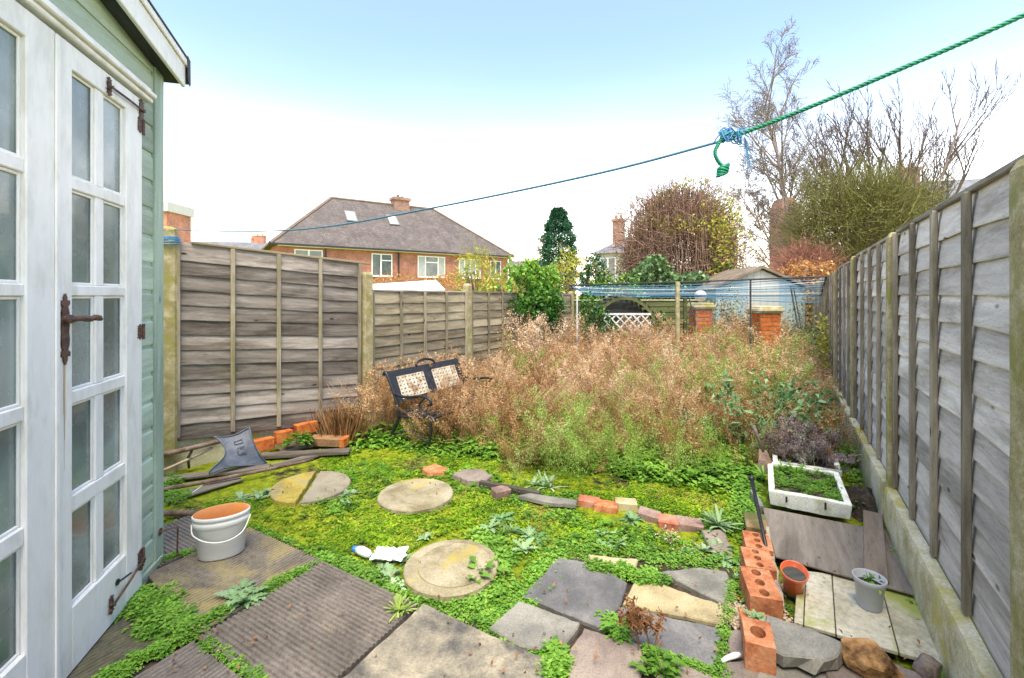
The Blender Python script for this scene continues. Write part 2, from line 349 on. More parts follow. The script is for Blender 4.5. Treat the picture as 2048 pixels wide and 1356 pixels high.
M['curtain'] = plain('curtain', (.55, .55, .52), .8, 0, .1, 6)
M['lead'] = plain('lead_grey', (.2, .2, .2), .6)
M['rock'] = stone('ochre_rock', [(.10, .05, .02), (.36, .19, .07), (.50, .30, .14)], 9, .9, 1, None, .5, 50, bd=.02)
M['pebble'] = stone('brown_stone', [(.12, .09, .07), (.22, .17, .14), (.28, .23, .19)], 20, .7, .5)
M['litter'] = plain('white_litter', (.78, .78, .78), .6, 0, .1, 20)
M['blue'] = plain('blue_plastic', (.03, .17, .42), .4)
M['stick'] = wood('weathered_stick', (.16, .12, .08), (.3, .24, .17), (.4, .34, .26), None, axis='z')
M['pipe'] = stone('rusty_pipe', [(.10, .065, .045), (.19, .125, .09), (.26, .19, .15)], 12, .8, .6)
M['benchp'] = stone('cream_iron', [(.34, .27, .17), (.50, .44, .33), (.58, .53, .43)], 9, .6, .3, (.26, .16, .08), .52, 60)
M['ballf'] = stone('stone_ball', [(.4, .36, .3), (.55, .5, .46), (.6, .56, .5)], 9)
M['bluepaint'] = plain('pale_blue_paint', (.30, .38, .38), .6, 0, .12, 5, 0, (.3, .38, .34), .64)
M['creampaint'] = plain('cream_panel', (.46, .45, .38), .6, 0, .1, 5, 0, (.4, .4, .3), .64)
M['algae'] = wood('algae_fence', (.04, .045, .02), (.10, .11, .04), (.17, .17, .07), (.12, .15, .03), .5)
M['dark'] = wood('dark_timber_and_shade', (.02, .022, .02), (.045, .05, .045), (.08, .085, .08))  # dark timber; also painted shade on the shed soffit and inside the arbour
M['trellis'] = plain('white_trellis', (.66, .66, .6), .6, 0, .1)
def brickmat(name, c1, c2, mort, sx=4.4, roof=False):
    m, t, b, o = newmat(name); tc = N(t, 'ShaderNodeTexCoord'); sp = N(t, 'ShaderNodeSeparateXYZ'); cb = N(t, 'ShaderNodeCombineXYZ'); ad = N(t, 'ShaderNodeMath', operation='ADD')
    t.links.new(tc.outputs['Object'], sp.inputs[0]); t.links.new(sp.outputs[0], ad.inputs[0]); t.links.new(sp.outputs[1], ad.inputs[1])
    t.links.new(ad.outputs[0], cb.inputs[0]); t.links.new(sp.outputs[2], cb.inputs[1])
    br = N(t, 'ShaderNodeTexBrick'); t.links.new(cb.outputs[0], br.inputs['Vector']); br.inputs['Scale'].default_value = 1
    br.inputs['Color1'].default_value = (*c1, 1); br.inputs['Color2'].default_value = (*c2, 1); br.inputs['Mortar'].default_value = (*mort, 1)
    if roof: br.inputs['Brick Width'].default_value = .17; br.inputs['Row Height'].default_value = .10; br.inputs['Mortar Size'].default_value = .012
    else: br.inputs['Brick Width'].default_value = .225; br.inputs['Row Height'].default_value = .075; br.inputs['Mortar Size'].default_value = .009
    br.inputs['Mortar Smooth'].default_value = .3
    n = nz(t, tc.outputs['Object'], .9, 6, .7); f = ramp(t, n, [(.3, (.6,)*3), (.7, (1.35,)*3)]).outputs[0]
    n2 = nz(t, tc.outputs['Object'], 6, 3, .7); f2 = ramp(t, n2, [(.3, (.75,)*3), (.7, (1.2,)*3)]).outputs[0]
    mm = N(t, 'ShaderNodeMix'); mm.data_type = 'RGBA'; mm.blend_type = 'MULTIPLY'; mm.inputs['Factor'].default_value = .9
    t.links.new(br.outputs[0], mm.inputs['A']); t.links.new(f, mm.inputs['B'])
    m2 = N(t, 'ShaderNodeMix'); m2.data_type = 'RGBA'; m2.blend_type = 'MULTIPLY'; m2.inputs['Factor'].default_value = 1
    t.links.new(mm.outputs['Result'], m2.inputs['A']); t.links.new(f2, m2.inputs['B'])
    t.links.new(m2.outputs['Result'], b.inputs['Base Color']); b.inputs['Roughness'].default_value = .85; bump(t, b, br.outputs['Fac'], .4, -.02); return m
M['housebrick'] = brickmat('house_brick', (.34, .10, .06), (.44, .155, .10), (.34, .25, .21))
M['chimbrick'] = brickmat('chimney_brick', (.30, .13, .09), (.38, .19, .13), (.32, .28, .24))
M['redbrick'] = brickmat('orange_chimney_brick', (.50, .15, .08), (.58, .22, .12), (.4, .32, .26))
M['roof'] = brickmat('roof_tiles', (.105, .085, .077), (.155, .128, .115), (.06, .05, .046), roof=True)
M['slate'] = brickmat('slate_roof', (.16, .165, .175), (.20, .20, .21), (.10, .10, .11), roof=True)
M['ridge'] = plain('ridge_tiles', (.20, .15, .12), .9, 0, .25, 3)

# foliage materials
M['dry'] = foliage('dry_stalks', [(.09, .04, .015), (.31, .155, .06), (.53, .32, .15), (.70, .50, .30), (.76, .63, .47)], .85, .2, .1)
M['fluff'] = foliage('green_seedheads', [(.08, .17, .02), (.19, .33, .04), (.32, .44, .09), (.45, .53, .20)], .8, .3, .1)
M['weed'] = foliage('ground_weeds', [(.04, .11, .015), (.09, .22, .02), (.16, .34, .035), (.26, .44, .06)], .55, .3)
M['moss'] = foliage('moss_tufts', [(.05, .11, .01), (.12, .25, .014), (.22, .38, .018), (.34, .46, .03), (.33, .28, .07)], .8, .3, .1)
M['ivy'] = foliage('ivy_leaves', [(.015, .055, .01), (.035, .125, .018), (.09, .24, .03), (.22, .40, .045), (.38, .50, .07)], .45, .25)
M['ivyd'] = foliage('hedge_ivy', [(.03, .08, .02), (.09, .17, .06), (.17, .27, .10), (.26, .36, .14)], .4, .2)
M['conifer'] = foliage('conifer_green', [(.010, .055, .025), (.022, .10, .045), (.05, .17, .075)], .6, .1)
M['shrub'] = foliage('shrub_leaves', [(.05, .13, .04), (.10, .22, .07), (.17, .32, .12), (.28, .42, .21)], .5, .25)
M['thistle'] = foliage('grey_green_leaves', [(.12, .24, .08), (.24, .38, .17), (.36, .48, .28)], .6, .2)
M['yell'] = foliage('yellowing_leaves', [(.16, .24, .03), (.36, .38, .05), (.50, .46, .06), (.56, .40, .12)], .6, .3)
M['orangel'] = foliage('orange_leaves', [(.30, .13, .04), (.52, .24, .07), (.62, .34, .13), (.60, .42, .14)], .7, .3)
M['bark'] = foliage('bark_brown', [(.10, .075, .06), (.17, .13, .11), (.23, .18, .16)], .9, 0)
M['bpink'] = foliage('birch_bark', [(.24, .18, .16), (.34, .27, .24), (.44, .38, .34)], .9, 0)
M['bram'] = foliage('bramble_leaves', [(.10, .12, .04), (.20, .24, .10), (.34, .30, .16), (.42, .36, .24)], .7, .2)
M['twig'] = foliage('birch_twigs', [(.20, .16, .14), (.30, .25, .22)], .9, 0)
M['vine'] = foliage('vine_twigs', [(.16, .09, .06), (.28, .17, .12), (.40, .27, .20)], .9, .05)
M['haw'] = foliage('hawthorn_twigs', [(.10, .09, .03), (.17, .17, .04), (.24, .25, .06), (.22, .17, .10)], .8, .15)
M['greyt'] = foliage('far_twigs', [(.30, .26, .25), (.40, .36, .35)], .9, 0)
M['redt'] = foliage('reddish_twigs', [(.28, .12, .09), (.40, .20, .14)], .9, 0)
M['dead'] = foliage('dead_leaves', [(.10, .045, .02), (.22, .10, .04), (.34, .18, .08)], .8, .1)
M['stem'] = foliage('green_stems', [(.14, .2, .06), (.26, .34, .12)], .7, .1)

# ------------------------------------------------------------------ layout constants
FD = Vector((.5155, .857, 0)).normalized()                # direction of the two side fences
FN = Vector((-FD.y, FD.x, 0))                             # pointing left of it
Q0 = Vector((2.476, 2.93, 0)); SP = 1.93                  # right fence posts Q0 + k*SP*FD
P0 = Vector((-3.02, 4.0, 0)); P1 = Vector((-1.666, 5.19, 0))
def Q(k): return Q0 + FD * SP * k
def P(k): return P0 if k == 0 else P1 + FD * SP * (k - 1)

# ------------------------------------------------------------------ ground
def gh(x, y):
    h = .014 * noise.noise(Vector((x * 1.5, y * 1.5, 0))) + .010 * noise.noise(Vector((x * 5, y * 5, 3.1))) + .006 * noise.noise(Vector((x * 14, y * 14, 7)))
    return h - .005
def axis(lo, hi, step, far):
    a = list(np.arange(lo, hi + 1e-6, step)); g = step; p = hi; up = []
    while p < far: g *= 1.45; p += g; up.append(p)
    g = step; p = lo; dn = []
    while p > -far: g *= 1.45; p -= g; dn.append(p)
    return dn[::-1] + a + up
xs = axis(-3.6, 3.6, .028, 600); ys = axis(1.0, 6.2, .028, 600)
gv = [(x, y, gh(x, y) if abs(x) < 20 and abs(y) < 30 else 0) for y in ys for x in xs]; nx = len(xs)
gf = [(j*nx+i, j*nx+i+1, (j+1)*nx+i+1, (j+1)*nx+i) for j in range(len(ys)-1) for i in range(nx-1)]
def groundmat():
    m, t, b, o = newmat('mossy_ground'); tc = N(t, 'ShaderNodeTexCoord'); v = tc.outputs['Object']
    n1 = nz(t, v, 1.7, 8, .7, .5); n2 = nz(t, v, 14, 6, .75); n3 = nz(t, v, 70, 4, .8); n4 = nz(t, v, .8, 4, .6)
    moss = ramp(t, n2, [(.3, (.11, .13, .012)), (.45, (.22, .28, .012)), (.6, (.36, .42, .02)), (.75, (.44, .40, .06))]).outputs[0]
    soil = ramp(t, n2, [(.3, (.035, .028, .018)), (.6, (.11, .085, .05)), (.8, (.2, .16, .10))]).outputs[0]
    ma = N(t, 'ShaderNodeMath', operation='MULTIPLY_ADD'); ma.inputs[1].default_value = .35; t.links.new(n2, ma.inputs[0]); t.links.new(n1, ma.inputs[2])
    mk = ramp(t, ma.outputs[0], [(.54, (0,)*3), (.64, (1,)*3)]).outputs[0]
    c = mixc(t, mk, soil, moss); f = ramp(t, n3, [(.3, (.5,)*3), (.6, (1.15,)*3)]).outputs[0]
    mm = N(t, 'ShaderNodeMix'); mm.data_type = 'RGBA'; mm.blend_type = 'MULTIPLY'; mm.inputs['Factor'].default_value = .85
    t.links.new(c, mm.inputs['A']); t.links.new(f, mm.inputs['B']); t.links.new(mm.outputs['Result'], b.inputs['Base Color'])
    b.inputs['Roughness'].default_value = .95; b.inputs['Specular IOR Level'].default_value = .15
    s = N(t, 'ShaderNodeMath', operation='ADD'); t.links.new(n2, s.inputs[0]); t.links.new(n3, s.inputs[1]); bump(t, b, s.outputs[0], 1, .02); return m
gm = bpy.data.meshes.new('ground'); gm.from_pydata(gv, [], gf); gm.materials.append(groundmat())
ground = inst('ground', gm, None, Matrix.Identity(4)); ground['kind'] = 'structure'

# ------------------------------------------------------------------ fences
def board_mesh(Lb, h, seed, mat, lean=.016, wob=.007):
    """lap board: x along length, z up 0..h, front is -y"""
    rnd = random.Random(seed); n = max(8, int(Lb / .06)); v = []; f = []
    ph = rnd.random() * 50
    for i in range(n + 1):
        x = Lb * i / n
        lo = wob * (noise.noise(Vector((x * 2.2 + ph, 0, seed))) * 1.6 + noise.noise(Vector((x * 7 + ph, 5, seed))) * .7)
        y = .004 * noise.noise(Vector((x * 2.5, ph, 9)))
        for (yy, zz) in ((-lean + y, lo), (-lean - .001 + y, lo + .006), (-lean * .55 + y * 1.5 - .002, h * .5), (-.001 + y, h), (.008 + y, h), (-lean + .010 + y, lo)):
            v.append((x, yy, zz))
    k = 6
    for i in range(n):
        for j in range(k):
            f.append((i*k+j, i*k+(j+1) % k, (i+1)*k+(j+1) % k, (i+1)*k+j))
    f += [tuple(range(k)), tuple(range(n*k+k-1, n*k-1, -1))]
    me = bpy.data.meshes.new('board'); me.from_pydata(v, [], [tuple(reversed(q)) for q in f]); me.materials.append(mat); me.update(); return me
def make_panel(fence, a, b, za, zb, ztopA, ztopB, mats, rows, face, label=None, seed=0, broken_top=0):
    """panel between world points a and b (xy); face=+1: seen side is the -y side of the local frame"""
    bm_, bt_, cp_ = mats; a = Vector(a); b = Vector(b); d = b - a; d.z = 0; Lb = d.length
    tilt = math.atan2((ztopB - ztopA), Lb); hgt = ((ztopA - za) + (ztopB - zb)) / 2
    M0 = frame(Vector((a.x, a.y, za)), d); sl = (zb - za + ztopB - ztopA) / 2 / Lb; tilt = math.atan(sl); MT = RY(-tilt)
    mb = MB()
    mb.bx(0, Lb, -.024, .026, hgt, hgt + .022)
    pan = mb.build('panel', cp_, fence, M0 @ MT, bevel=.003)
    if label: pan['label'] = label
    meshes = [board_mesh(Lb - .01, hgt / rows + .030, seed * 10 + q, bm_, lean=.017, wob=.0065) for q in range(5)]
    sp = (hgt - .02) / rows
    for r_ in range(rows):
        me = meshes[(r_ * 3 + r_ // 3) % 5]; Mx = M0 @ T(.005, 0, r_ * sp)
        if r_ % 2: Mx = M0 @ T(.005, 0, r_ * sp + .002)
        inst('board', me, pan, Mx @ MT @ RX(R(random.uniform(-.6, .6))) @ RY(R(random.uniform(-.25, .25))))
    bw = .036
    for k in range(5):
        x = bw / 2 + (Lb - bw) * k / 4 + (0 if k in (0, 4) else random.uniform(-.02, .02))
        m2 = MB(); m2.bx(-bw/2, bw/2, -.042, -.018, .03, hgt - .001)
        o = m2.build('batten', bt_, pan, M0 @ T(x, 0, x * sl), bevel=.003)
        m3 = MB(); m3.bx(-bw/2, bw/2, .014, .034, 0, hgt - .001); m3.build('batten', bt_, pan, M0 @ T(x, 0, x * sl))
    return pan
def post_mb(h, wd=.1, slope=True):
    m = MB(); n = 14; x = wd / 2
    ring = [(-x,-x),(x,-x),(x,x),(-x,x)]
    for i in range(n):
        z = -.05 + (h + .03) * i / (n - 1)
        m.v += [Vector((p[0] + random.uniform(-.0015, .0015), p[1] + random.uniform(-.0015, .0015), z)) for p in ring]
    m.v += [Vector((p[0]*.72, p[1]*.72, h + .012)) for p in ring]
    for i in range(n):
        m.f += [(i*4+k, i*4+(k+1) % 4, (i+1)*4+(k+1) % 4, (i+1)*4+k) for k in range(4)]
    m.f += [(3,2,1,0), (n*4, n*4+1, n*4+2, n*4+3)]; return m
ang = math.atan2(FD.y, FD.x)
fr = thing('panel_fence', 'weathered grey lap panel fence on concrete gravel boards along the right side', 'fence', Q(-2), ang)
kR = list(range(-2, 6))
for k in kR:
    p = Q(k); h = {0: 1.94, 1: 1.93, 2: 1.87, 3: 1.87, 4: 1.84, 5: 1.84, -1: 1.93}.get(k, 1.97)
    post_mb(h, .095).build('fence_post', M['post'], fr, T(p) @ RZ(ang), bevel=.004)
def gravel(fence, a, b, z1, z0=-.06, th=.045, off=0):
    a = Vector(a); b = Vector(b); d = b - a; Lb = d.length; n = 40; m = MB(); s = 5
    for i in range(n + 1):
        x = Lb * i / n; e = [random.uniform(-.002, .002) for _ in range(3)]
        m.v += [Vector((x, -th/2, z0)), Vector((x, -th/2 + e[0], z1 - .03)), Vector((x, -th/2 + .004 + e[1], z1 - .004 + e[1])), Vector((x, th/2, z1 + e[2])), Vector((x, th/2, z0))]
    for i in range(n): m.f += [((i+1)*s+j, (i+1)*s+(j+1) % s, i*s+(j+1) % s, i*s+j) for j in range(s)]
    m.f += [tuple(range(s)), tuple(range(n*s+s-1, n*s-1, -1))]
    m.build('gravel_board', M['gravel'], fence, frame(Vector((a.x, a.y, 0)), d) @ T(0, off, 0))
for i, k in enumerate(kR[:-1]):
    a, b = Q(k) + FD * .05, Q(k+1) - FD * .05
    tp = {-2: 1.97, -1: 1.94, 0: 1.93, 1: 1.90, 2: 1.855, 3: 1.84, 4: 1.82}[k]; bt = .30
    # seen side is the left side of the fence: run the local frame from far to near so that -y faces the garden
    make_panel(fr, b + FN*-.012, a + FN*-.012, bt, bt, tp, tp + .005, (M['fence_r'], M['batten_r'], M['cap_r']), 13, 1, seed=20 + k)
    gravel(fr, b, a, .322, th=.055, off=-.040)
fl = thing('panel_fence', 'tall brown lap fence panel leaning between mossy concrete posts beside the green shed', 'fence', P0, math.atan2((P1-P0).y, (P1-P0).x))
d1 = (P1 - P0).normalized(); a1 = math.atan2(d1.y, d1.x)
# local -y must face the camera: direction left->right gives -y towards the camera
pm0 = post_mb(2.14, .12); pm0.build('fence_post', M['post'], fl, T(P0) @ RZ(a1), bevel=.02, label='tall concrete post with blue cord wound round its top')
post_mb(1.80, .11).build('fence_post', M['post'], fl, T(P1) @ RZ(ang), bevel=.004)
make_panel(fl, P0 + d1 * .045, P1 - d1 * .07, .26, .15, 2.02, 1.90, (M['fence_l'], M['batten_l'], M['cap']), 13, 1, seed=3)
gravel(fl, P0 + d1 * .03, P1 - d1 * .06, .27, off=.045)
fl2 = thing('panel_fence', 'low grey-brown lap fence with concrete posts running behind the bench to the ivy', 'fence', P(1), ang)
for k, h in ((2, 1.71), (3, 1.68), (4, 1.62)): post_mb(h, .1).build('fence_post', M['post'], fl2, T(P(k)) @ RZ(ang), bevel=.004)
for k in (1, 2, 3):
    make_panel(fl2, P(k) + FD * .06, P(k+1) - FD * .05, .05, .05, 1.60, (1.585, 1.57, 1.55)[k-1], (M['fence_l2'], M['batten_l'], M['cap_r']), 12, 1, seed=30 + k)
    gravel(fl2, P(k) + FD * .06, P(k+1) - FD * .05, .05)
# cord wrap round post P0
mb = MB()
for k in range(7):
    z = 2.0 + k * .011 + random.uniform(-.004, .004)
    mb.tube([P0 + Vector((.086*math.cos(q), .086*math.sin(q), z + .012*math.sin(q + k))) for q in np.linspace(0, 6.283, 17)], .005, 5, False)

# ------------------------------------------------------------------ washing line: green rope + blue cord
lineP = [AT(345, 459, 4.0) + Vector((.0, 0, 0)), AT(480, 463, 3.52), AT(640, 455, 3.10), AT(870, 415, 2.65), AT(1200, 346, 2.19), AT(1470, 275, 1.905)]
def smoothline(p, n=10):
    o = []; p = [Vector(q) for q in p]; P_ = [p[0]*2 - p[1]] + p + [p[-1]*2 - p[-2]]
    for i in range(1, len(P_) - 2):
        for k in range(n):
            t = k / n; a, b, c, d = P_[i-1], P_[i], P_[i+1], P_[i+2]
            o.append(.5*((2*b) + (c-a)*t + (2*a-5*b+4*c-d)*t*t + (3*b-a-3*c+d)*t**3))
    return o + [p[-1]]
cordt = thing('clothes_line', 'thin blue cord tied round the tall left post and stretched across to the green rope', 'clothes line', P0 + Vector((0, 0, 2.0)))
mb.build('winding', M['cord'], cordt, smooth=True)
lp = smoothline(lineP); m = MB(); m.tube(lp, [.0052] * 12 + [.0056] * (len(lp) - 12), 6); m.build('cord', M['cordd'], cordt, smooth=True)
K = lineP[-1]; m = MB(); rn = random.Random(3)
for k in range(16):
    a0 = rn.uniform(0, 6.28); c = K + Vector((rn.uniform(-.055, .03), rn.uniform(-.01, .01), rn.uniform(.0, .02)))
    rr = rn.uniform(.015, .03); ax = rn.uniform(-.5, .5)
    m.tube([c + Vector((ax * .05 * math.sin(q) + rr*.5*math.cos(q), rr * math.cos(q + a0) * .7, rr * math.sin(q))) for q in np.linspace(0, 6.283, 15)], .0026, 5, False)
m.build('knot', M['cord'], cordt, smooth=True)
m = MB()
for k in range(7):
    x = rn.uniform(-.01, .05); Ln = rn.uniform(.08, .2); m.tube([K + Vector((.04 + x * t, .0, .0 - Ln * t * (.6 + .4*t))) for t in np.linspace(0, 1, 8)], [.0022]*3 + [.0012]*5, 4)
m.build('frayed_end', M['cord'], cordt, smooth=True)
ropeE = AT(2048, 30, 1.505); rope_dir = (ropeE - K)
rp = smoothline([K + Vector((-.02, .01, .0)), K + rope_dir * .25 + Vector((0, 0, -.004)), K + rope_dir * .6 + Vector((0, 0, -.006)), ropeE, K + rope_dir * 1.9 + Vector((0, 0, .05)), K + rope_dir * 2.6 + Vector((0, 0, .12))], 26)
def rope(mb, pts, r=.0050, off=.0042, pitch=.05, n=6):
    pts = [Vector(p) for p in pts]; s = [0]
    for i in range(1, len(pts)): s.append(s[-1] + (pts[i] - pts[i-1]).length)
    tot = s[-1]; m_ = int(tot / (pitch / 7)); fine = []; j = 0
    for i in range(m_ + 1):
        d = tot * i / m_
        while j < len(s) - 2 and s[j+1] < d: j += 1
        t = (d - s[j]) / max(1e-9, s[j+1] - s[j]); fine.append((pts[j].lerp(pts[j+1], t), d))
    for k in range(3):
        tp = []
        for i, (p, d) in enumerate(fine):
            t = (fine[min(i+1, m_)][0] - fine[max(i-1, 0)][0]).normalized(); a = t.cross(Vector((0, .3, 1))).normalized(); b = t.cross(a)
            q = d / pitch * 6.283 + k * 2.094; tp.append(p + (a * math.cos(q) + b * math.sin(q)) * off)
        mb.tube(tp, r, n)
ropet = thing('rope', 'thick green twisted rope crossing the sky at top right with a knotted tail', 'rope', K)
m = MB(); rope(m, rp); m.build('rope_line', M['rope'], ropet, smooth=True)
m = MB(); tail = smoothline([K + Vector((-.02, 0, .01)), AT(1450, 268, 1.9), AT(1436, 290, 1.9), AT(1430, 305, 1.9), AT(1436, 322, 1.9), AT(1446, 333, 1.9)], 6)
rope(m, tail, .0046, .004, .035); m.build('tail', M['rope'], ropet, smooth=True)
m = MB()
for k in range(7):
    c = AT(1449 - k * 1.2, 332 + k * 3.0, 1.9); rr = .019 * (1 - abs(k - 2.6) * .07)
    m.tube([c + Vector((rr*math.cos(q), rr*math.sin(q), .006*math.cos(q + k))) for q in np.linspace(0, 6.283, 14)], .0062, 6, False)
m.build('stopper_knot', M['rope'], ropet, smooth=True)

# ------------------------------------------------------------------ green summer house (left)
SC = Vector((-2.03, 2.61, 0)); SDir = Vector((.264, -.965, 0)).normalized()
# local frame: x = towards camera along the wall, -y?? -> outward normal (towards the garden, +X) is local +y
SM = frame(SC, SDir)                          # y axis = z cross x
outw = (SM.to_3x3() @ Vector((0, 1, 0)))
sgn = 1 if outw.x > 0 else -1                 # make 'o' the outward sign
shed = thing('summer_house', 'sage green boarded garden summer house with white glazed double doors at the left', 'summer house', SC, math.atan2(SDir.y, SDir.x))
def SB(name, mat, boxes, parent=shed, bevel=.002, label=None, smooth=False):
    m = MB()
    for (x0, x1, o0, o1, z0, z1) in boxes: m.bx(x0, x1, min(sgn*o0, sgn*o1), max(sgn*o0, sgn*o1), z0, z1)
    return m.build(name, mat, parent, SM, bevel=bevel, label=label)
SB('wall', M['green'], [(.02, 3.6, -2.2, -.02, 0, 2.70)], bevel=0)
SB('wall', M['green'], [(.9, 1.2, -.015, -.005, 2.70, 2.9)], bevel=0)
nb = 19; bh = .152
for k in range(nb):                           # shiplap boards right of the doors and above them
    z0 = .06 + k * bh; z1 = z0 + bh
    segs = [(.07, .30)] if z0 < 2.5 else [(.07, 3.4)]
    for (x0, x1) in segs:
        m = MB(); pr = [(-.018, z0), (.004, z0), (.006, z0 + .012), (.0045, z1 - .03), (-.003, z1 - .02), (-.004, z1), (-.018, z1)]
        n_ = len(pr); m.v = [Vector((x0, sgn*o, z)) for o, z in pr] + [Vector((x1, sgn*o, z)) for o, z in pr]
        m.f = [(i, (i+1) % n_, n_+(i+1) % n_, n_+i) for i in range(n_)] + [tuple(range(n_))[::-1], tuple(range(n_, 2*n_))]
        m.build('board', M['green'], shed, SM)
SB('corner_trim', M['green_z'], [(-.012, .068, -.03, .016, .0, 2.86), (-.03, -.0125, -.09, .016, .0, 2.86)], bevel=.003)
SB('base_beam', M['green'], [(-.01, 3.6, -.05, .022, -.02, .055)])
# doors
def door(x0, x1, mirror, label):
    """x0 is the edge nearer the far corner"""
    dm = MB(); ins = (.09, .092); rows = [(.288, .67), (.735, 1.107), (1.16, 1.546), (1.59, 1.98), (2.03, 2.46)]
    st0, st1 = ((.092, .09) if not mirror else (.09, .092)); g0, g1 = x0 + st0 + .055, x1 - st1
    if mirror: g0, g1 = x0 + .145 - .0, x1 - .1
    gm_ = (g0 + g1) / 2; fo, fb = .042, .006
    def b(xa, xb, za, zb, o1=fo, o0=fb): dm.bx(xa, xb, min(sgn*o0, sgn*o1), max(sgn*o0, sgn*o1), za, zb)
    b(x0, g0, .03, 2.56); b(g1, x1, .03, 2.56); b(g0, g1, .03, rows[0][0], fo - .0005); b(g0, g1, rows[-1][1], 2.56, fo - .0005)
    for i in range(4): b(g0, g1, rows[i][1], rows[i+1][0], fo - .006)
    for (za, zb) in rows: b(gm_ - .03, gm_ + .03, za, zb, fo - .008)
    d = dm.build('door', M['white'], shed, SM, bevel=.004, label=label)
    for (za, zb) in rows:
        for (xa, xb) in ((g0, gm_ - .03), (gm_ + .03, g1)):
            pm = MB(); pm.bx(xa + .001, xb - .001, min(sgn*.012, sgn*.017), max(sgn*.012, sgn*.017), za + .001, zb - .001); pm.build('pane', M['pane'], d, SM)
            bm2 = MB(); e = .012
            for q in ((xa, xa+e, za, zb), (xb-e, xb, za, zb), (xa+e, xb-e, za, za+e), (xa+e, xb-e, zb-e, zb)):
                bm2.bx(q[0], q[1], min(sgn*.017, sgn*.026), max(sgn*.017, sgn*.026), q[2], q[3])
            bm2.build('glazing_bead', M['white'], d, SM, bevel=.003)
    return d
dR = door(.271, .902, False, 'white glazed door leaf with iron handle and stay bars')
dL = door(.910, 1.55, True, None)
SB('door_frame', M['white'], [(1.56, 1.64, .0, .03, .03, 2.56)])
SB('door_hood', M['white'], [(.19, 1.8, .0, .075, 2.60, 2.625), (.19, 1.8, .0, .058, 2.575, 2.5995), (.19, 1.8, .0, .05, 2.6255, 2.655)], bevel=.005)
SB('wall_band', M['green'], [(.28, 1.56, .0, .012, 2.565, 2.574)], bevel=0)
# cover strip between leaves
SB('astragal', M['white'], [(.895, .917, .0425, .050, .04, 2.55)], parent=dR)
def SP3(x, o, z): return Vector((x, sgn*o, z))
# lever handle
hm = MB()
hx, hz = .862, 1.41
def plate(m, cx, cz, prof, o0=.0425, th=.006):
    pts = [(cx + a, cz + b) for a, b in prof]; n = len(pts)
    m.add([SP3(x, o0, z) for x, z in pts] + [SP3(x, o0 + th, z) for x, z in pts], [tuple(range(n)), tuple(range(2*n-1, n-1, -1))] + [(i, (i+1) % n, n+(i+1) % n, n+i) for i in range(n)])
fle = [(0, .145), (.008, .13), (.006, .115), (.022, .118), (.024, .105), (.012, .095), (.02, .07), (.018, .045), (.021, .02), (.018, -.01), (.022, -.035), (.019, -.06), (.012, -.078), (.026, -.088), (.024, -.103), (.010, -.100), (.009, -.118), (0, -.135)]
prof = fle + [(-a, b) for a, b in reversed(fle[1:-1])]
plate(hm, hx, hz, prof)
hm.lathe([(.018, 0), (.018, .018), (.012, .024), (.011, .035)], 14, T(SP3(hx, .0485, hz + .045)) @ RX(R(-90) * sgn), caps=(0, 1))
hp = [SP3(hx, .075, hz + .045), SP3(hx - .03, .088, hz + .046), SP3(hx - .07, .090, hz + .042), SP3(hx - .095, .090, hz + .046), SP3(hx - .125, .092, hz + .043), SP3(hx - .14, .094, hz + .036)]
hm.tube(smoothline(hp, 5), [.011]*6 + [.013]*6 + [.010]*4 + [.013]*6 + [.008]*4, 8)
hm.tube([SP3(hx, .049, hz + .045), SP3(hx, .078, hz + .045)], .010, 8)
hm.lathe([(.004, 0), (.004, .004)], 8, T(SP3(hx, .0485, hz - .03)) @ RX(R(-90) * sgn), caps=(0, 1))
hm.build('handle', M['iron'], dR, SM, bevel=.0015)
def staybar(zb, x_hinge, x_end, drop):
    m = MB(); m.tube([SP3(x_hinge + .01, .055, zb), SP3((x_hinge+x_end)/2, .057, zb - drop*.5), SP3(x_end, .055, zb - drop)], .0055, 7)
    for (x, z, s) in ((x_hinge, zb, 1.0), (x_end, zb - drop, .75)):
        plate(m, x, z, [(a*s*1.0, b*s*.42) for a, b in prof], .0425, .005); m.tube([SP3(x, .045, z), SP3(x, .062, z)], .006*s + .003, 7)
    for q in (-.5, .5): m.tube([SP3(x_end + .012, .054, zb - drop + .018*q*2), SP3(x_end + .026, .054, zb - drop + .01*q*2)], .005, 6)
    m.build('stay_bar', M['iron'], dR, SM)
staybar(2.50, .285, .565, .0); staybar(.185, .285, .55, .06)
m = MB(); m.lathe([(.014, 0), (.014, .006)], 12, T(SP3(.50, .0425, .2)) @ RX(R(-90) * sgn), caps=(0, 1)); m.tube([SP3(.50, .05, .2), SP3(.47, .075, .212), SP3(.455, .078, .212)], .0045, 6); m.build('stay_peg', M['black'], dR, SM)
for z in (2.42, 1.36, .2):
    m = MB(); plate(m, .25, z, [(a*.8, b*.6) for a, b in prof], .0075, .004); m.tube([SP3(.269, .0475, z - .04), SP3(.269, .0475, z + .04)], .007, 8); plate(m, .296, z, [(a*1.0, b*.28) for a, b in prof], .0425, .004)
    m.build('hinge', M['iron'], dR, SM)
m = MB(); m.lathe([(.02, 0), (.02, .006)], 12, T(SP3(.02, .0165, .2)) @ RX(R(-90) * sgn), caps=(0, 1)); m.tube([SP3(.02, .02, .2), SP3(.0, .07, .205), SP3(-.02, .09, .2), SP3(-.02, .085, .0)], .005, 6); m.build('hook', M['iron'], shed, SM)
m = MB()
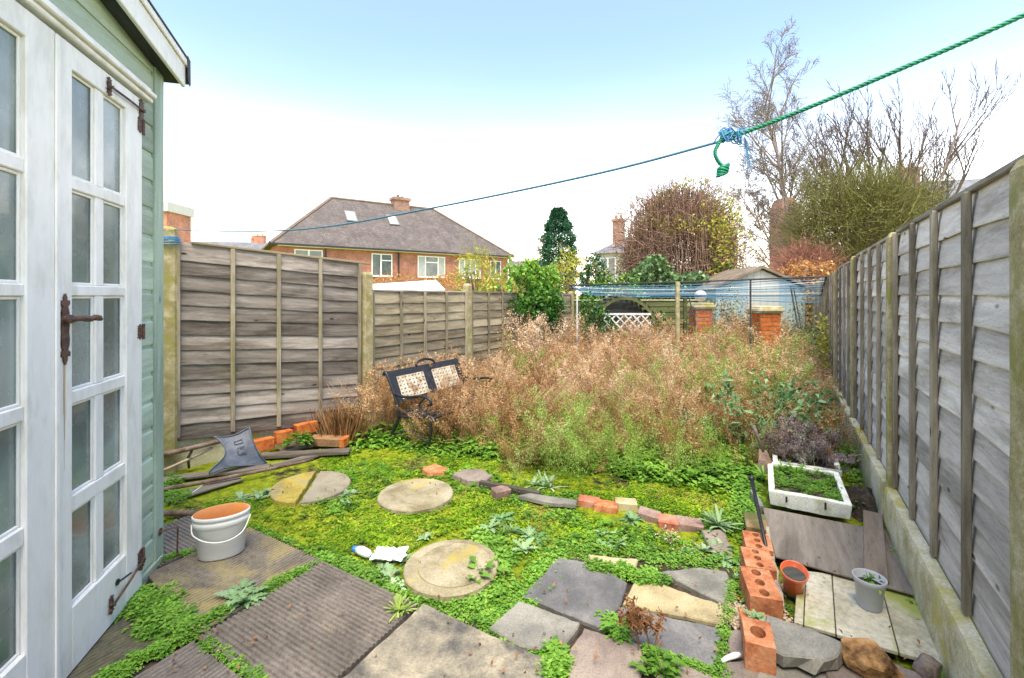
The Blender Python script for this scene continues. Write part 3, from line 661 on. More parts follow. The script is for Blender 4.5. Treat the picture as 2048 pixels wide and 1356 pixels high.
for k in range(3):
    x = hx + (-.004, .003, .0)[k]; z0_ = hz - .13; ln = (.30, .2, .42)[k]; wd_ = (.004, .003, .0022)[k]
    m.add([SP3(x - wd_, .0424 + .0002*k, z0_), SP3(x + wd_, .0424 + .0002*k, z0_), SP3(x + wd_*.4, .0424 + .0002*k, z0_ - ln), SP3(x - wd_*.4, .0424 + .0002*k, z0_ - ln)], [(0, 1, 2, 3)])
m.build('rust_stain', plain('rust_stain', (.55, .40, .24), .6), dR, SM)
# roof with barge board rising towards the camera
rise = math.tan(R(7.5))
def rb(x0, x1, o0, o1, zlo, zhi, zs=2.80):
    m = MB(); v = []
    for x in (x0, x1):
        z = zs + x * rise
        for o_ in (o0, o1):
            for dz in (zlo, zhi): v.append(SP3(x, o_, z + dz))
    m.add(v, [(0,1,3,2), (4,6,7,5), (0,4,5,1), (2,3,7,6), (0,2,6,4), (1,5,7,3)]); return m
rb(-.085, 1.6, .085, .105, 0, .15).build('barge_board', M['white'], shed, SM, bevel=.004)
rb(-.10, 1.6, .106, .118, .125, .165).build('drip_batten', M['white'], shed, SM, bevel=.004)
rb(-.08, 1.6, .0, .0845, .02, .03).build('soffit', M['dark'], shed, SM)  # dark colour paints in the shade strip under the roof overhang
m = rb(-.11, 1.6, -2.3, .122, .166, .176); m.build('roof_felt', M['felt'], shed, SM)
rb(-.09, 1.6, -2.3, .084, .10, .160).build('roof', M['dark'], shed, SM)
m = MB(); m.add([SP3(-.115, .1215, 2.82), SP3(-.115, .12, 2.96), SP3(-.07, .124, 2.975), SP3(-.075, .124, 2.85), SP3(-.09, .126, 2.80), SP3(-.115, -.2, 2.82), SP3(-.115, -.2, 2.96)], [(0,1,2,3,4), (0,5,6,1)]); o = m.build('torn_felt_flap', M['felt'], shed, SM)
sm_ = o.modifiers.new('thick', 'SOLIDIFY'); sm_.thickness = .004

# ------------------------------------------------------------------ paving
patio = MB(); patio.add([(-3.0, .2, -.004), (1.4, .2, -.004), (1.4, 2.2, -.004), (-2.9, 3.0, -.004)], [(0,1,2,3)])
def gridsheet(x0, x1, y0, y1, z, n, mat, name, kind):
    pass
bed = MB(); nb_ = 40
bp = [(-3.0, .3), (1.0, .3), (1.0, 2.05), (-.4, 2.25), (-1.5, 2.9), (-2.9, 3.0)]
bed.prism([Vector((*p, 0)) for p in bp], -.05, .006); patio_o = bed.build('patio', M['soil'], None, Matrix.Identity(4), kind='structure')
def slab(px, mat, z=.03, th=.045, name='paving_slab', parent=None, label=None, cat=None, group=None, jit=.004, world=False, inset=.006, tiltv=(0, 0), rough=0):
    pts = [Vector(p) if world else G(p[0], p[1], z) for p in px]
    poly = []
    for i, p in enumerate(pts):
        q = pts[(i+1) % len(pts)]; n = max(1, int((q - p).length / .03))
        for k in range(n):
            a = p.lerp(q, k / n); j = jit * (.4 if k == 0 else 1); poly.append(Vector((a.x + random.uniform(-j, j), a.y + random.uniform(-j, j), z)))
    c = sum(poly, Vector()) / len(poly)
    area = sum(poly[i].x*poly[(i+1) % len(poly)].y - poly[(i+1) % len(poly)].x*poly[i].y for i in range(len(poly)))
    if area < 0: poly.reverse()
    n = len(poly); v = []
    def hz(p): return z + (p.x - c.x) * tiltv[0] + (p.y - c.y) * tiltv[1] + .0015 * noise.noise(p * 9)
    for s, dz in ((0, -th), (0, -.007), (inset, 0), (inset + .05, .0005)):
        for p in poly:
            d = (c - p); dl = d.length; q = p + d / dl * min(s, dl * .5)
            if rough and dz == -th: q = p + d / dl * random.uniform(-rough, rough)
            v.append(Vector((q.x, q.y, hz(q) + dz)))
    v.append(Vector((c.x, c.y, hz(c))))
    f = [(i + r_*n, (i+1) % n + r_*n, (i+1) % n + (r_+1)*n, i + (r_+1)*n) for r_ in range(3) for i in range(n)]
    f += [(3*n+i, 3*n+(i+1) % n, 4*n) for i in range(n)] + [tuple(range(n-1, -1, -1))]
    m = MB(); m.add(v, f); o = m.build(name, mat, parent, T(c.x, c.y, z) if 0 else None); return tag(o, label, cat, group)
def ribbed(p, mat, z=.03, sp=.023, parent=None, label=None, cut=None):
    """p: 4 world points; ribs run p0->p1, stacked p1->p2"""
    p = [Vector((q[0], q[1], z)) for q in p]; w_ = (p[3] - p[0]).length; n = int(w_ / sp); rowsp = []
    prof = [(0, 0), (.18, .0085), (.6, .0085), (.78, 0)]
    for i in range(n):
        for t, h in prof: rowsp.append(((i + t) / n, h))
    rowsp.append((1, 0)); cols = 10; v = []
    for (t, h) in rowsp:
        a = p[0].lerp(p[3], t); b = p[1].lerp(p[2], t)
        for k in range(cols + 1):
            q = a.lerp(b, k / cols); wear = .5 + .5 * noise.noise(Vector((q.x * 5, q.y * 5, 2))) ; hh = h * min(1, max(.15, wear + .45))
            v.append(Vector((q.x + random.uniform(-.0006, .0006), q.y + random.uniform(-.0006, .0006), z - .005 + hh)))
    R_ = len(rowsp); f = [(j*(cols+1)+k, j*(cols+1)+k+1, (j+1)*(cols+1)+k+1, (j+1)*(cols+1)+k) for j in range(R_-1) for k in range(cols)]
    # skirt
    border = [k for k in range(cols+1)] + [j*(cols+1)+cols for j in range(1, R_)] + [(R_-1)*(cols+1)+k for k in range(cols-1, -1, -1)] + [j*(cols+1) for j in range(R_-2, 0, -1)]
    b0 = len(v); v += [Vector((v[i].x, v[i].y, z - .05)) for i in border]; nb2 = len(border)
    f += [(border[i], b0+i, b0+(i+1) % nb2, border[(i+1) % nb2]) for i in range(nb2)]
    m = MB(); m.add(v, f); me_o = m.build('paving_slab', mat, parent, label=label)
    return me_o
zt = .03
def GW(px, py): return G(px, py, zt)
E1 = (GW(838, 1207) - GW(648, 1121)); E2 = (GW(399, 1273) - GW(648, 1121))
c0 = GW(646, 1122); ribbed([c0, c0 + E1, c0 + E1 + E2, c0 + E2], M['rib'], zt, parent=patio_o, label='dark ribbed concrete slab')
a_r = GW(640, 1119); a_t = GW(498, 1054)
ribbed([a_r, a_r + E2 * .985 , a_t + E2 * .86, a_t + Vector((0.0, 0, 0))], M['rib_a'], zt - .002, parent=patio_o, label='ribbed slab stained yellow under the white bucket')
t0 = GW(494, 1051); ribbed([t0 - E1 * .70 , t0, t0 + E2 * .82, t0 + E2 * .82 - E1 * .70], M['rib'], zt - .006, parent=patio_o)
b0_ = GW(386, 1283); ribbed([b0_, b0_ + E2 * .9, b0_ + E2 * .9 + E1, b0_ + E1 * 1.0], M['rib'], zt - .002, parent=patio_o)
e0 = GW(352, 1262); ribbed([e0, e0 + E2 * .9, e0 + E2 * .9 - E1 * .9, e0 - E1 * .9], M['rib_m'], zt - .008, parent=patio_o, label='mossy ribbed slab under the shed door')
f0 = a_r + E2 + Vector((.02, -.02, 0)); 
d0 = GW(846, 1208); slab([d0, d0 + E1 * 1.03, d0 + E1 * 1.03 + E2, d0 + E2], M['conc'], zt + .004, .05, parent=patio_o, world=True, label='smooth mottled concrete slab')
d3 = d0 + E1 * 1.05 + E2 * .05
c3 = c0 + E2 * 1.03
ribbed([c3, c3 + E2, c3 + E2 + E1, c3 + E1], M['rib'], zt - .003, parent=patio_o)
FL = [('flag_d', [(1117,1114),(1190,1128),(1255,1165),(1245,1198),(1210,1257),(1045,1190)]),
 ('flag_g', [(1038,1200),(1160,1246),(1118,1305),(1040,1290),(977,1253)]),
 ('flag_p', [(1168,1256),(1280,1289),(1290,1330),(1262,1395),(1140,1385),(1128,1316)]),
 ('flag_d', [(1240,1213),(1446,1256),(1431,1340),(1340,1307),(1216,1260)]),
 ('flag_y', [(1270,1161),(1324,1168),(1450,1213),(1446,1247),(1246,1206)]),
 ('flag_g', [(1322,1144),(1398,1134),(1453,1142),(1462,1164),(1450,1207)]),
 ('flag_y', [(1176,1108),(1276,1119),(1270,1142),(1192,1128)]),
 ('flag_p', [(1318,1321),(1350,1316),(1425,1350),(1450,1410),(1300,1410)]),
 ('flag_p', [(1459,1260),(1486,1258),(1488,1312),(1452,1318)]),
 ('flag_p', [(1447,1324),(1490,1318),(1530,1334),(1545,1400),(1440,1362)]),
 ('flag_g', [(1060,1395),(1120,1340),(1145,1410),(1130,1480),(1060,1480)]),
 ('flag_p', [(1402,1060),(1448,1058),(1466,1106),(1424,1100)]),
 ('flag_g', [(1520,1322),(1590,1335),(1655,1345),(1665,1420),(1560,1440),(1500,1400)])]
path = MB(); path.prism([G(960, 1260), G(1110, 1105), G(1290, 1100), G(1480, 1120), G(1490, 1330), G(1700, 1440), G(1100, 1500)], -.05, .004)
path_o = path.build('crazy_paving', M['soil'], None, Matrix.Identity(4), kind='structure')
for i, (mn, pl) in enumerate(FL):
    slab(pl, M[mn], .028 + random.uniform(-.004, .005), .04, name='flagstone', parent=path_o, tiltv=(random.uniform(-.012, .012), random.uniform(-.012, .012)))
# stepping stones
def disc(px, py, r, mat, name, label, z=.04, split=None, parent=None, cat='stepping stone', group=None):
    c = G(px, py, z); n = 44; pts = [c + Vector((r * math.cos(q) * (1 + .02*noise.noise(Vector((math.cos(q)*2, math.sin(q)*2, px)))), r * math.sin(q) * (1 + .02*noise.noise(Vector((q, 1, px)))), 0)) for q in [2*math.pi*k/n for k in range(n)]]
    return c, pts
c, pts = disc(622, 967, .30, None, '', '')
bs = thing('stepping_stone', 'round stone slab cracked into a yellow half and a grey half on the moss', 'stepping stone', (c.x, c.y, 0))
def clipside(pts, p, d, sign):
    o = []; n = len(pts); nrm = Vector((-d.y, d.x, 0)) * sign
    s = [(q - p).dot(nrm) for q in pts]
    for i in range(n):
        if s[i] > 0: o.append(pts[i])
        if s[i] * s[(i+1) % n] < 0: t = s[i] / (s[i] - s[(i+1) % n]); o.append(pts[i].lerp(pts[(i+1) % n], t))
    return o
cr = (G(640, 941, .04) - G(606, 994, .04)).normalized(); cp = G(618, 968, .04)
hl = clipside(pts, cp + Vector((-.02, 0, 0)), cr, 1); hr = clipside(pts, cp + Vector((.012, 0, 0)), cr, -1)
slab(hl, M['step_y'], .030, .05, name='stone_half', parent=bs, world=True, jit=.006, label='yellow lichen stained half')
slab(hr, M['step_g'], .026, .05, name='stone_half', parent=bs, world=True, jit=.006, label='grey half')
c, pts = disc(832, 984, .283, None, '', '')
sl = slab(pts, M['step'], .032, .055, name='stepping_stone', world=True, jit=.004, label='whole pale round stone slab with a hairline crack lying on the moss', cat='stepping stone', rough=.008)
# crack as thin dark groove pieces is left to relief; debris on top
c, pts = disc(903, 1132, .262, None, '', '')
mh = thing('inspection_cover', 'round concrete inspection cover set in the moss nearest the ribbed slabs', 'cover', (c.x, c.y, 0))
slab(pts, M['step'], .05, .07, name='surround', parent=mh, world=True, jit=.004, rough=.01)
m = MB(); m.lathe([(.205, .0), (.205, .006), (.2, .009), (.003, .010)], 48, T(c.x + .02, c.y, .0495), caps=(0, 1)); m.build('lid', M['step'], mh)

# ------------------------------------------------------------------ loose bricks
def brick_mb(l=.215, w_=.103, h=.065, holes=0, seed=0):
    m = MB(); rn = random.Random(seed)
    if not holes:
        n1, n2 = 5, 3; import itertools
        m.box((0, 0, h/2), (l, w_, h))
        m.v = [p + Vector((rn.uniform(-.004, .004), rn.uniform(-.004, .004), rn.uniform(-.002, .002))) for p in m.v]; return m
    # top with round holes: cells along x, each a square ring round a hole
    cw = l / holes; r = min(cw, w_) * .27; ns = 16
    for k in range(holes):
        cx = -l/2 + cw * (k + .5); sq = []
        for i in range(ns):
            a = 2*math.pi*i/ns + math.pi/4; ca, sa = math.cos(a), math.sin(a); s = 1 / max(abs(ca), abs(sa)); sq.append((cx + ca*s*cw/2, sa*s*w_/2))
        b = len(m.v)
        m.v += [Vector((x, y, h)) for x, y in sq] + [Vector((cx + r*1.25*math.cos(2*math.pi*i/ns + math.pi/4), r*math.sin(2*math.pi*i/ns + math.pi/4), h)) for i in range(ns)]
        m.v += [Vector((p.x, p.y, .008)) for p in m.v[b+ns:b+2*ns]]
        m.f += [(b+i, b+(i+1) % ns, b+ns+(i+1) % ns, b+ns+i) for i in range(ns)] + [(b+ns+i, b+ns+(i+1) % ns, b+2*ns+(i+1) % ns, b+2*ns+i) for i in range(ns)] + [tuple(b+2*ns+i for i in range(ns))]
    b = len(m.v); x, y = l/2, w_/2; m.v += [Vector(p) for p in [(-x,-y,0),(x,-y,0),(x,y,0),(-x,y,0),(-x,-y,h),(x,-y,h),(x,y,h),(-x,y,h)]]
    m.f += [(b+3,b+2,b+1,b), (b,b+1,b+5,b+4), (b+1,b+2,b+6,b+5), (b+2,b+3,b+7,b+6), (b+3,b,b+4,b+7)]; return m
def dbrick(px, py, z0, l, w_, h, rz, mat, label, holes=0, rx=0, ry=0, group=None, seed=None, world=None, cat='brick'):
    p = world or G(px, py, z0); m = brick_mb(l, w_, h, holes, seed or int(px))
    o = m.build('brick', mat, None, T(p.x, p.y, z0) @ RZ(rz) @ RX(rx) @ RY(ry), bevel=.0 if holes else .006, label=label, cat=cat, group=group)
    return o
gB = 'perforated orange bricks in a row beside the boards'
ba = math.atan2(1.1, .58)
dbrick(0,0,.0,.22,.14,.075, ba + .1, M['brick_m'], 'mossy brick at the far end of the brick row, next to the upright slate', 0, group=None, world=Vector((1.605, 2.98, 0)))
dbrick(0,0,.0,.20,.14,.095, ba + .12, M['brick_o'], 'three-holed orange brick with soil in its holes, farthest of the holed bricks', 3, world=Vector((1.455, 2.70, 0)), group=gB)
dbrick(0,0,.005,.20,.145,.1, ba + .16, M['brick_o'], 'three-holed orange brick behind the largest one in the row', 3, world=Vector((1.35, 2.50, 0)), group=gB)
dbrick(0,0,.005,.25,.14,.115, ba + .2, M['brick_o'], 'large clean three-holed orange brick in the middle of the row', 3, world=Vector((1.235, 2.265, 0)), group=gB)
dbrick(0,0,.0,.13,.12,.085, ba + .1, M['brick_o'], 'orange brick half hidden by a silvery weed growing over it', 1, world=Vector((1.095, 2.045, 0)), group=gB)
dbrick(0,0,.01,.16,.11,.13, ba + .1, M['brick_o'], 'nearest orange brick with one hole beside the broken slab', 1, world=Vector((1.03, 1.905, 0)), group=gB)
eb = [(1176, 1020, .16, .11, -.25, 'brick_r', 'red brick at the left end of the lawn edging, touching the slate strip'),
      (1212, 1029, .17, .12, -.35, 'brick_o', 'orange chipped brick second from the slate strip in the lawn edging'),
      (1252, 1024, .16, .10, -.15, 'flag_y', 'buff brick half sunk behind a green weed in the lawn edging'),
      (1297, 1047, .15, .10, -.5, 'brick_b', 'dark red tilted brick in the middle of the lawn edging'),
      (1338, 1061, .14, .11, -.3, 'brick_r', 'crumbled red brick lying beside a white chip in the lawn edging'),
      (1378, 1066, .17, .10, -.15, 'brick_b', 'smooth brown brick at the right end of the lawn edging')]
for (x, y, l, h, rz, mt, lb) in eb:
    dbrick(x, y, -.045, l, .11, .085, rz, M[mt], lb, rx=R(random.uniform(-6, 6)), ry=R(random.uniform(-6, 6)))
slab([(1036,990),(1060,986),(1154,1000),(1152,1008),(1100,1004)], M['flag_g'], .05, .03, name='slate_strip', label='long thin grey slate strip edging the moss lawn', cat='slate')
m = MB(); a = G(960, 968, .03); b = G(1080, 991, .03); m.bx(0, (b-a).length, -.02, .02, -.02, .03); m.build('edging_plank', M['plank'], None, frame(a, b - a), bevel=.003, label='rotting dark timber edging strip beside the brown stone', cat='plank')
slab([(906,948),(925,938),(962,937),(985,950),(970,963),(935,960)], M['flag_p'], .05, .05, name='stone', label='rough brown granite slab sunk between moss and weeds', cat='stone', jit=.01)
slab([(845,936),(865,927),(895,935),(888,943),(855,944)], M['brick_o'], .04, .04, name='stone', label='flat orange stone lying behind the whole round slab', cat='stone', jit=.008)
dbrick(1002, 992, 0, .13, .1, .06, .5, M['brick_b'], 'small broken brown brick near the end of the timber edging')
# bright brick row by the left fence
r0 = G(524, 912, 0); r1 = G(632, 886, 0); rd = (r1 - r0).normalized(); ra = math.atan2(rd.y, rd.x)
for i, (lb, ln, mt) in enumerate((('orange brick at the left end of the row, half behind the rubber mat', .20, 'bright'), ('yellow-orange brick standing on edge in the middle of the row', .16, 'bright'), ('bright red-orange brick at the right end of the row', .22, 'bright'))):
    p = r0 + rd * (.0, .20, .42)[i]; dbrick(0, 0, .05 + .035*i, ln, .09, .115, ra + .03*i, M[mt], lb, world=p, rx=R(-4), seed=60+i)
pb = G(640, 896, .0); dbrick(0, 0, .03, .34, .13, .085, ra - .95, M['brick_m'], 'long mossy brick block with an orange end lying in front of the dry stalks', world=pb + Vector((.07, .0, 0)), seed=5)
pe = pb + Vector((.07, 0, 0)) + Vector((math.cos(ra-.95), math.sin(ra-.95), 0)) * .19
dbrick(0, 0, .028, .05, .132, .09, ra - .95, M['bright'], 'orange brick end butted against the mossy block', world=pe, seed=9)

# ------------------------------------------------------------------ junk by the left fence
def plankpx(a, b, wd, th, mat, name, label, za=.02, zb=.02, cat='plank', bevel=.003, roll=0):
    A, B = G(*a, za), G(*b, zb); m = MB(); Ln = (B - A).length; n = 8
    for i in range(n + 1):
        x = Ln*i/n; j = random.uniform(-.006, .006); m.v += [Vector((x, -wd/2 + j, 0)), Vector((x, wd/2 + j*.6, 0)), Vector((x, wd/2 + j*.6, th)), Vector((x, -wd/2 + j, th))]
    for i in range(n): m.f += [(i*4+k, i*4+(k+1) % 4, (i+1)*4+(k+1) % 4, (i+1)*4+k) for k in range(4)]
    m.f += [(0,1,2,3)[::-1], tuple(n*4+k for k in range(4))]; m.f = [tuple(reversed(q)) for q in m.f]
    return m.build(name, mat, None, frame(A, B - A) @ RX(roll), bevel=bevel, label=label, cat=cat)
def pole(pts, r, mat, name, label, cat, n=8, smooth=True):
    m = MB(); m.tube(pts, r, n); return m.build(name, mat, None, label=label, cat=cat, smooth=smooth)
plankpx((300, 965), (540, 935), .10, .02, M['plank'], 'plank', 'wide dark plank under the rubber mat', .01, .02)
plankpx((520, 915), (700, 905), .11, .03, M['plank'], 'plank', 'dark slate-like plank in front of the mossy brick block', .02, .03)
plankpx((330, 1002), (480, 958), .12, .015, M['plank'], 'plank', 'thin black plank lying just outside the long brown pole', .005, .01)
plankpx((545, 935), (660, 905), .08, .02, M['plank'], 'plank', 'short dark plank right of the mat beneath the thin pole end', .01, .02)
plankpx((560, 905), (640, 886), .10, .025, M['plank'], 'plank', 'short brown board between the orange bricks and the slate-like plank', .03, .05)
pole([G(300, 984, .04), G(420, 962, .05), G(520, 942, .06), G(627, 919, .05)], [.017, .017, .015, .013], M['pipe'], 'pole', 'long thin brown pole lying along the edge of the moss', 'pole')
pole([G(310, 913, .17), G(380, 897, .2), G(440, 882, .22)], .022, M['pipe'], 'pipe', 'rusty grey pipe propped under the rubber mat', 'pipe')
pole([G(318, 945, .03), G(370, 922, .10), G(425, 895, .17)], .013, M['stick'], 'stick', 'pale wooden stick leaning on the rusty pipe', 'stick')
pole([G(300, 1027, .035), G(405, 1026, .035)], .022, M['pipe'], 'pipe', 'short rusty pipe lying just behind the white bucket', 'pipe')
pole([G(378, 936, .02), G(376, 915, .12), G(382, 905, .18), G(384, 898, .24)], .011, M['iron'], 'iron_hook', 'bent rusty iron hook standing by the pipe', 'hook')
pole([G(362, 1002, .01), G(412, 966, .03)], .004, M['cordl'], 'wire', 'thin pale wire lying beside the thin black plank', 'wire')
m = MB(); c = G(322, 935, .0)
m.lathe([(.0, .0), (.07, .01), (.085, .08), (.06, .15), (.07, .2), (.045, .22)], 14, T(c.x - .02, c.y + .12, 0)); m.build('iron_lump', M['pipe'], None, smooth=True, label='rusty iron casting half hidden behind the shed corner', cat='iron')
m = MB(); c = G(516, 868, .16)
m.tube([c + Vector((.085*math.cos(q), .02*math.sin(q) + .04*math.cos(q), .06*math.sin(q))) for q in np.linspace(-.5, 3.6, 14)], .006, 6); m.tube([c + Vector((.08, .03, -.07)), c + Vector((.07, .03, .07))], .012, 6); m.build('cane_handle', M['stick'], None, smooth=True, label='broken cane handle sticking up behind the rubber mat', cat='handle')
# rubber mat: curved sheet
def rubber():
    # outline in (s,t): s along bottom, t up; mapped to 3D
    BL, BR, TL, TR = G(418, 950, .05), G(536, 922, .05), G(425, 877, .29), G(500, 855, .34)
    nx_, ny_ = 26, 20; keep = {}; v = []; f = []
    for j in range(ny_ + 1):
        for i in range(nx_ + 1):
            s, t = i/nx_, j/ny_; a = BL.lerp(BR, s); b = TL.lerp(TR, s); left = .0
            # left edge cut: concave bite
            bite = max(0, 1 - ((t - .62)/.42)**2) * .30 if t > .16 else 0
            bite = (math.sin(min(1, max(0, (t-.12)/.88)) * math.pi) ** .7) * .36 if t > .12 else 0
            s2 = bite + s * (1 - bite); p = BL.lerp(BR, s2).lerp(TL.lerp(TR, s2), t)
            p = p + Vector((0, -.05, .0)) * math.sin(t * math.pi) * .9 + Vector((0, 0, .02 * math.sin(s2 * 5 + t * 2)))
            p.z = max(p.z, .03); v.append(p)
    for j in range(ny_):
        for i in range(nx_): f.append((j*(nx_+1)+i, j*(nx_+1)+i+1, (j+1)*(nx_+1)+i+1, (j+1)*(nx_+1)+i))
    m = MB(); m.add(v, f); mat_t = thing('rubber_mat', 'worn blue-black rubber car mat draped over pipes and planks', 'mat', G(478, 936, 0))
    o = m.build('mat_sheet', M['rubber'], mat_t, smooth=True); s_ = o.modifiers.new('t', 'SOLIDIFY'); s_.thickness = .009; s_.offset = -1
    # raised border and raised oblong
    def pt(s, t, lift=.006):
        bite = (math.sin(min(1, max(0, (t-.12)/.88)) * math.pi) ** .7) * .36 if t > .12 else 0
        s2 = bite + s * (1 - bite); p = BL.lerp(BR, s2).lerp(TL.lerp(TR, s2), t) + Vector((0, -.05, 0)) * math.sin(t * math.pi) * .9 + Vector((0, 0, .02 * math.sin(s2 * 5 + t * 2)))
        p.z = max(p.z, .03); return p + Vector((.001, -lift, lift * .5))
    m = MB(); loop = [(.02, t) for t in np.linspace(.02, .98, 16)] + [(s, .98) for s in np.linspace(.1, .98, 12)] + [(.98, t) for t in np.linspace(.98, .02, 14)] + [(s, .02) for s in np.linspace(.9, .02, 12)]
    m.tube([pt(*q) for q in loop], .005, 6); m.build('raised_rim', M['rubber'], mat_t, smooth=True)
    m = MB()
    for (s0, s1, t0_, t1) in ((.42, .66, .42, .62), (.40, .68, .72, .80)):
        m.tube([pt(s0, t0_), pt(s1, t0_), pt(s1, t1), pt(s0, t1), pt(s0, t0_)], .0035, 5)
    m.tube([pt(.5, .46), pt(.62, .46), pt(.62, .58), pt(.5, .58)], .003, 5); m.build('moulded_ridge', M['rubber'], mat_t, smooth=True)
rubber()

# ------------------------------------------------------------------ bucket
bc = G(439, 1112, .03); bk = thing('bucket', 'white plastic bucket with an orange stained inside and a thin handle', 'bucket', bc, R(16))
BM = T(bc.x, bc.y + .02, .034) @ RZ(R(24))
H_ = .25
m = MB(); m.lathe([(.0, .0), (.122, .0), (.128, .006), (.142, H_*.72), (.145, H_*.73), (.155, H_*.75), (.157, H_*.86), (.150, H_*.88), (.152, H_*.9), (.160, H_*.91), (.160, H_*.985), (.155, H_)], 48, sx=.92, sy=.62); m.build('body', M['bucket'], bk, BM, smooth=True)
m = MB(); m.lathe([(.1545, H_+.0005), (.148, H_ - .004), (.136, H_*.7), (.117, .012), (0, .012)], 48, sx=.92, sy=.62); m.build('inside', M['bucket_in'], bk, BM, smooth=True, label='orange stained inner wall')
m = MB(); hpts = [Vector((-.147, -.01, H_*.80)), Vector((-.125, -.075, H_*.66)), Vector((-.05, -.112, H_*.52)), Vector((.04, -.115, H_*.48)), Vector((.115, -.085, H_*.58)), Vector((.149, -.01, H_*.82))]
m.tube(smoothline(hpts, 6), .0035, 6); m.build('handle', M['bucket'], bk, BM, smooth=True)

# ------------------------------------------------------------------ litter
lt = G(727, 1103, .02); t_ = thing('tube', 'crushed white tube with blue ends lying on the moss', 'litter', lt)
m = MB(); m.tube([G(716, 1100, .03), G(724, 1102, .035), G(736, 1108, .032), G(742, 1112, .025)], [.022, .027, .024, .012], 10); m.build('body', M['litter'], t_, smooth=True)
m = MB(); m.tube([G(707, 1097, .03), G(715, 1100, .03)], [.018, .021], 10); m.tube([G(742, 1112, .025), G(750, 1120, .015)], [.013, .010], 8); m.build('cap', M['blue'], t_, smooth=True, label='blue cap')
m = MB(); nn = 14; v = []; c = G(778, 1117, .02)
for j in range(nn+1):
    for i in range(nn+1):
        s, t = i/nn - .5, j/nn - .5; r_ = 1 - .25*noise.noise(Vector((s*5, t*5, 1))); v.append(c + Vector((s*.19*r_, t*.12*r_ - s*.02, .012 + .03*abs(noise.noise(Vector((s*7, t*7, 4)))) + .025*max(0, abs(t)*2 - .55))))
m.add(v, [(j*(nn+1)+i, j*(nn+1)+i+1, (j+1)*(nn+1)+i+1, (j+1)*(nn+1)+i) for j in range(nn) for i in range(nn)])
o = m.build('wrapper', M['litter'], None, label='crumpled white paper wrapper next to the blue-capped tube', cat='litter'); s_ = o.modifiers.new('t', 'SOLIDIFY'); s_.thickness = .003
m = MB(); m.tube([G(1444, 1322, .035), G(1455, 1316, .036), G(1470, 1311, .036), G(1480, 1309, .036)], [.007, .010, .012, .009], 8); m.build('plastic_tag', M['litter'], None, smooth=True, label='small white plastic tag on the pink flagstone', cat='litter')

# ------------------------------------------------------------------ right side: boards, foam boxes, pots, rocks
def sheet(pts, z, th, mat, name, label, cat, parent=None, bevel=.003, zs=None):
    m = MB(); n = len(pts); p = [Vector(q) for q in pts]
    area = sum(p[i].x*p[(i+1) % n].y - p[(i+1) % n].x*p[i].y for i in range(n))
    if area < 0: p.reverse(); zs = zs[::-1] if zs else None
    zz = zs or [0]*n; m.add([(q.x, q.y, z + zz[i]) for i, q in enumerate(p)] + [(q.x, q.y, z + zz[i] + th) for i, q in enumerate(p)], [tuple(range(n-1, -1, -1)), tuple(range(n, 2*n))] + [(i, (i+1) % n, n+(i+1) % n, n+i) for i in range(n)])
    c = sum(p, Vector())/n; ax = (p[1] - p[0]); Mx = T(c.x, c.y, z) @ RZ(math.atan2(FD.y, FD.x)); inv = Mx.inverted(); m.v = [inv @ q for q in m.v]
    return m.build(name, mat, parent, Mx, bevel=bevel, label=label, cat=cat)
V2 = lambda x, y: Vector((x, y, 0))
fA, fB, bB, bA = G(1587, 1244, .05), G(1887, 1331, .05), G(1823, 1170, .05), G(1596, 1140, .05)
bd = thing('deck_section', 'pale cream panel of four boards stained green lying on the ground by the fence', 'boards', (1.7, 2.15, 0))
cuts = [0, .075, .31, .73, 1.0]
for i in range(4):
    s0, s1 = cuts[i] + .004, cuts[i+1] - .004
    sheet([fA.lerp(fB, s0), fA.lerp(fB, s1), bA.lerp(bB, s1), bA.lerp(bB, s0)], .035, .018, M['cream'], 'board', None, None, parent=bd)
sheet([V2(1.74, 3.16), V2(2.30, 2.86), V2(1.985, 2.235), V2(1.486, 2.566)], .066, .012, M['ply'], 'plywood_sheet', 'smooth dark brown plywood sheet lying in front of the white foam box', 'board')
sheet([V2(2.36, 2.90), V2(2.44, 2.78), G(1840, 1182, .05), G(1780, 1178, .05), V2(2.0, 2.6)], .054, .010, M['plank'], 'board', 'thin dark board poking out to the right from under the plywood', 'board')
pa, pb_ = G(1745, 1028, .085), G(1753, 1160, .085)
m = MB(); m.bx(0, (pb_-pa).length, -.05, .05, 0, .02); m.build('plank', M['plank2'], None, frame(Vector((pa.x, pa.y, .0815)), pb_ - pa), bevel=.003, label='narrow brown plank laid across the plywood beside the fence', cat='plank')
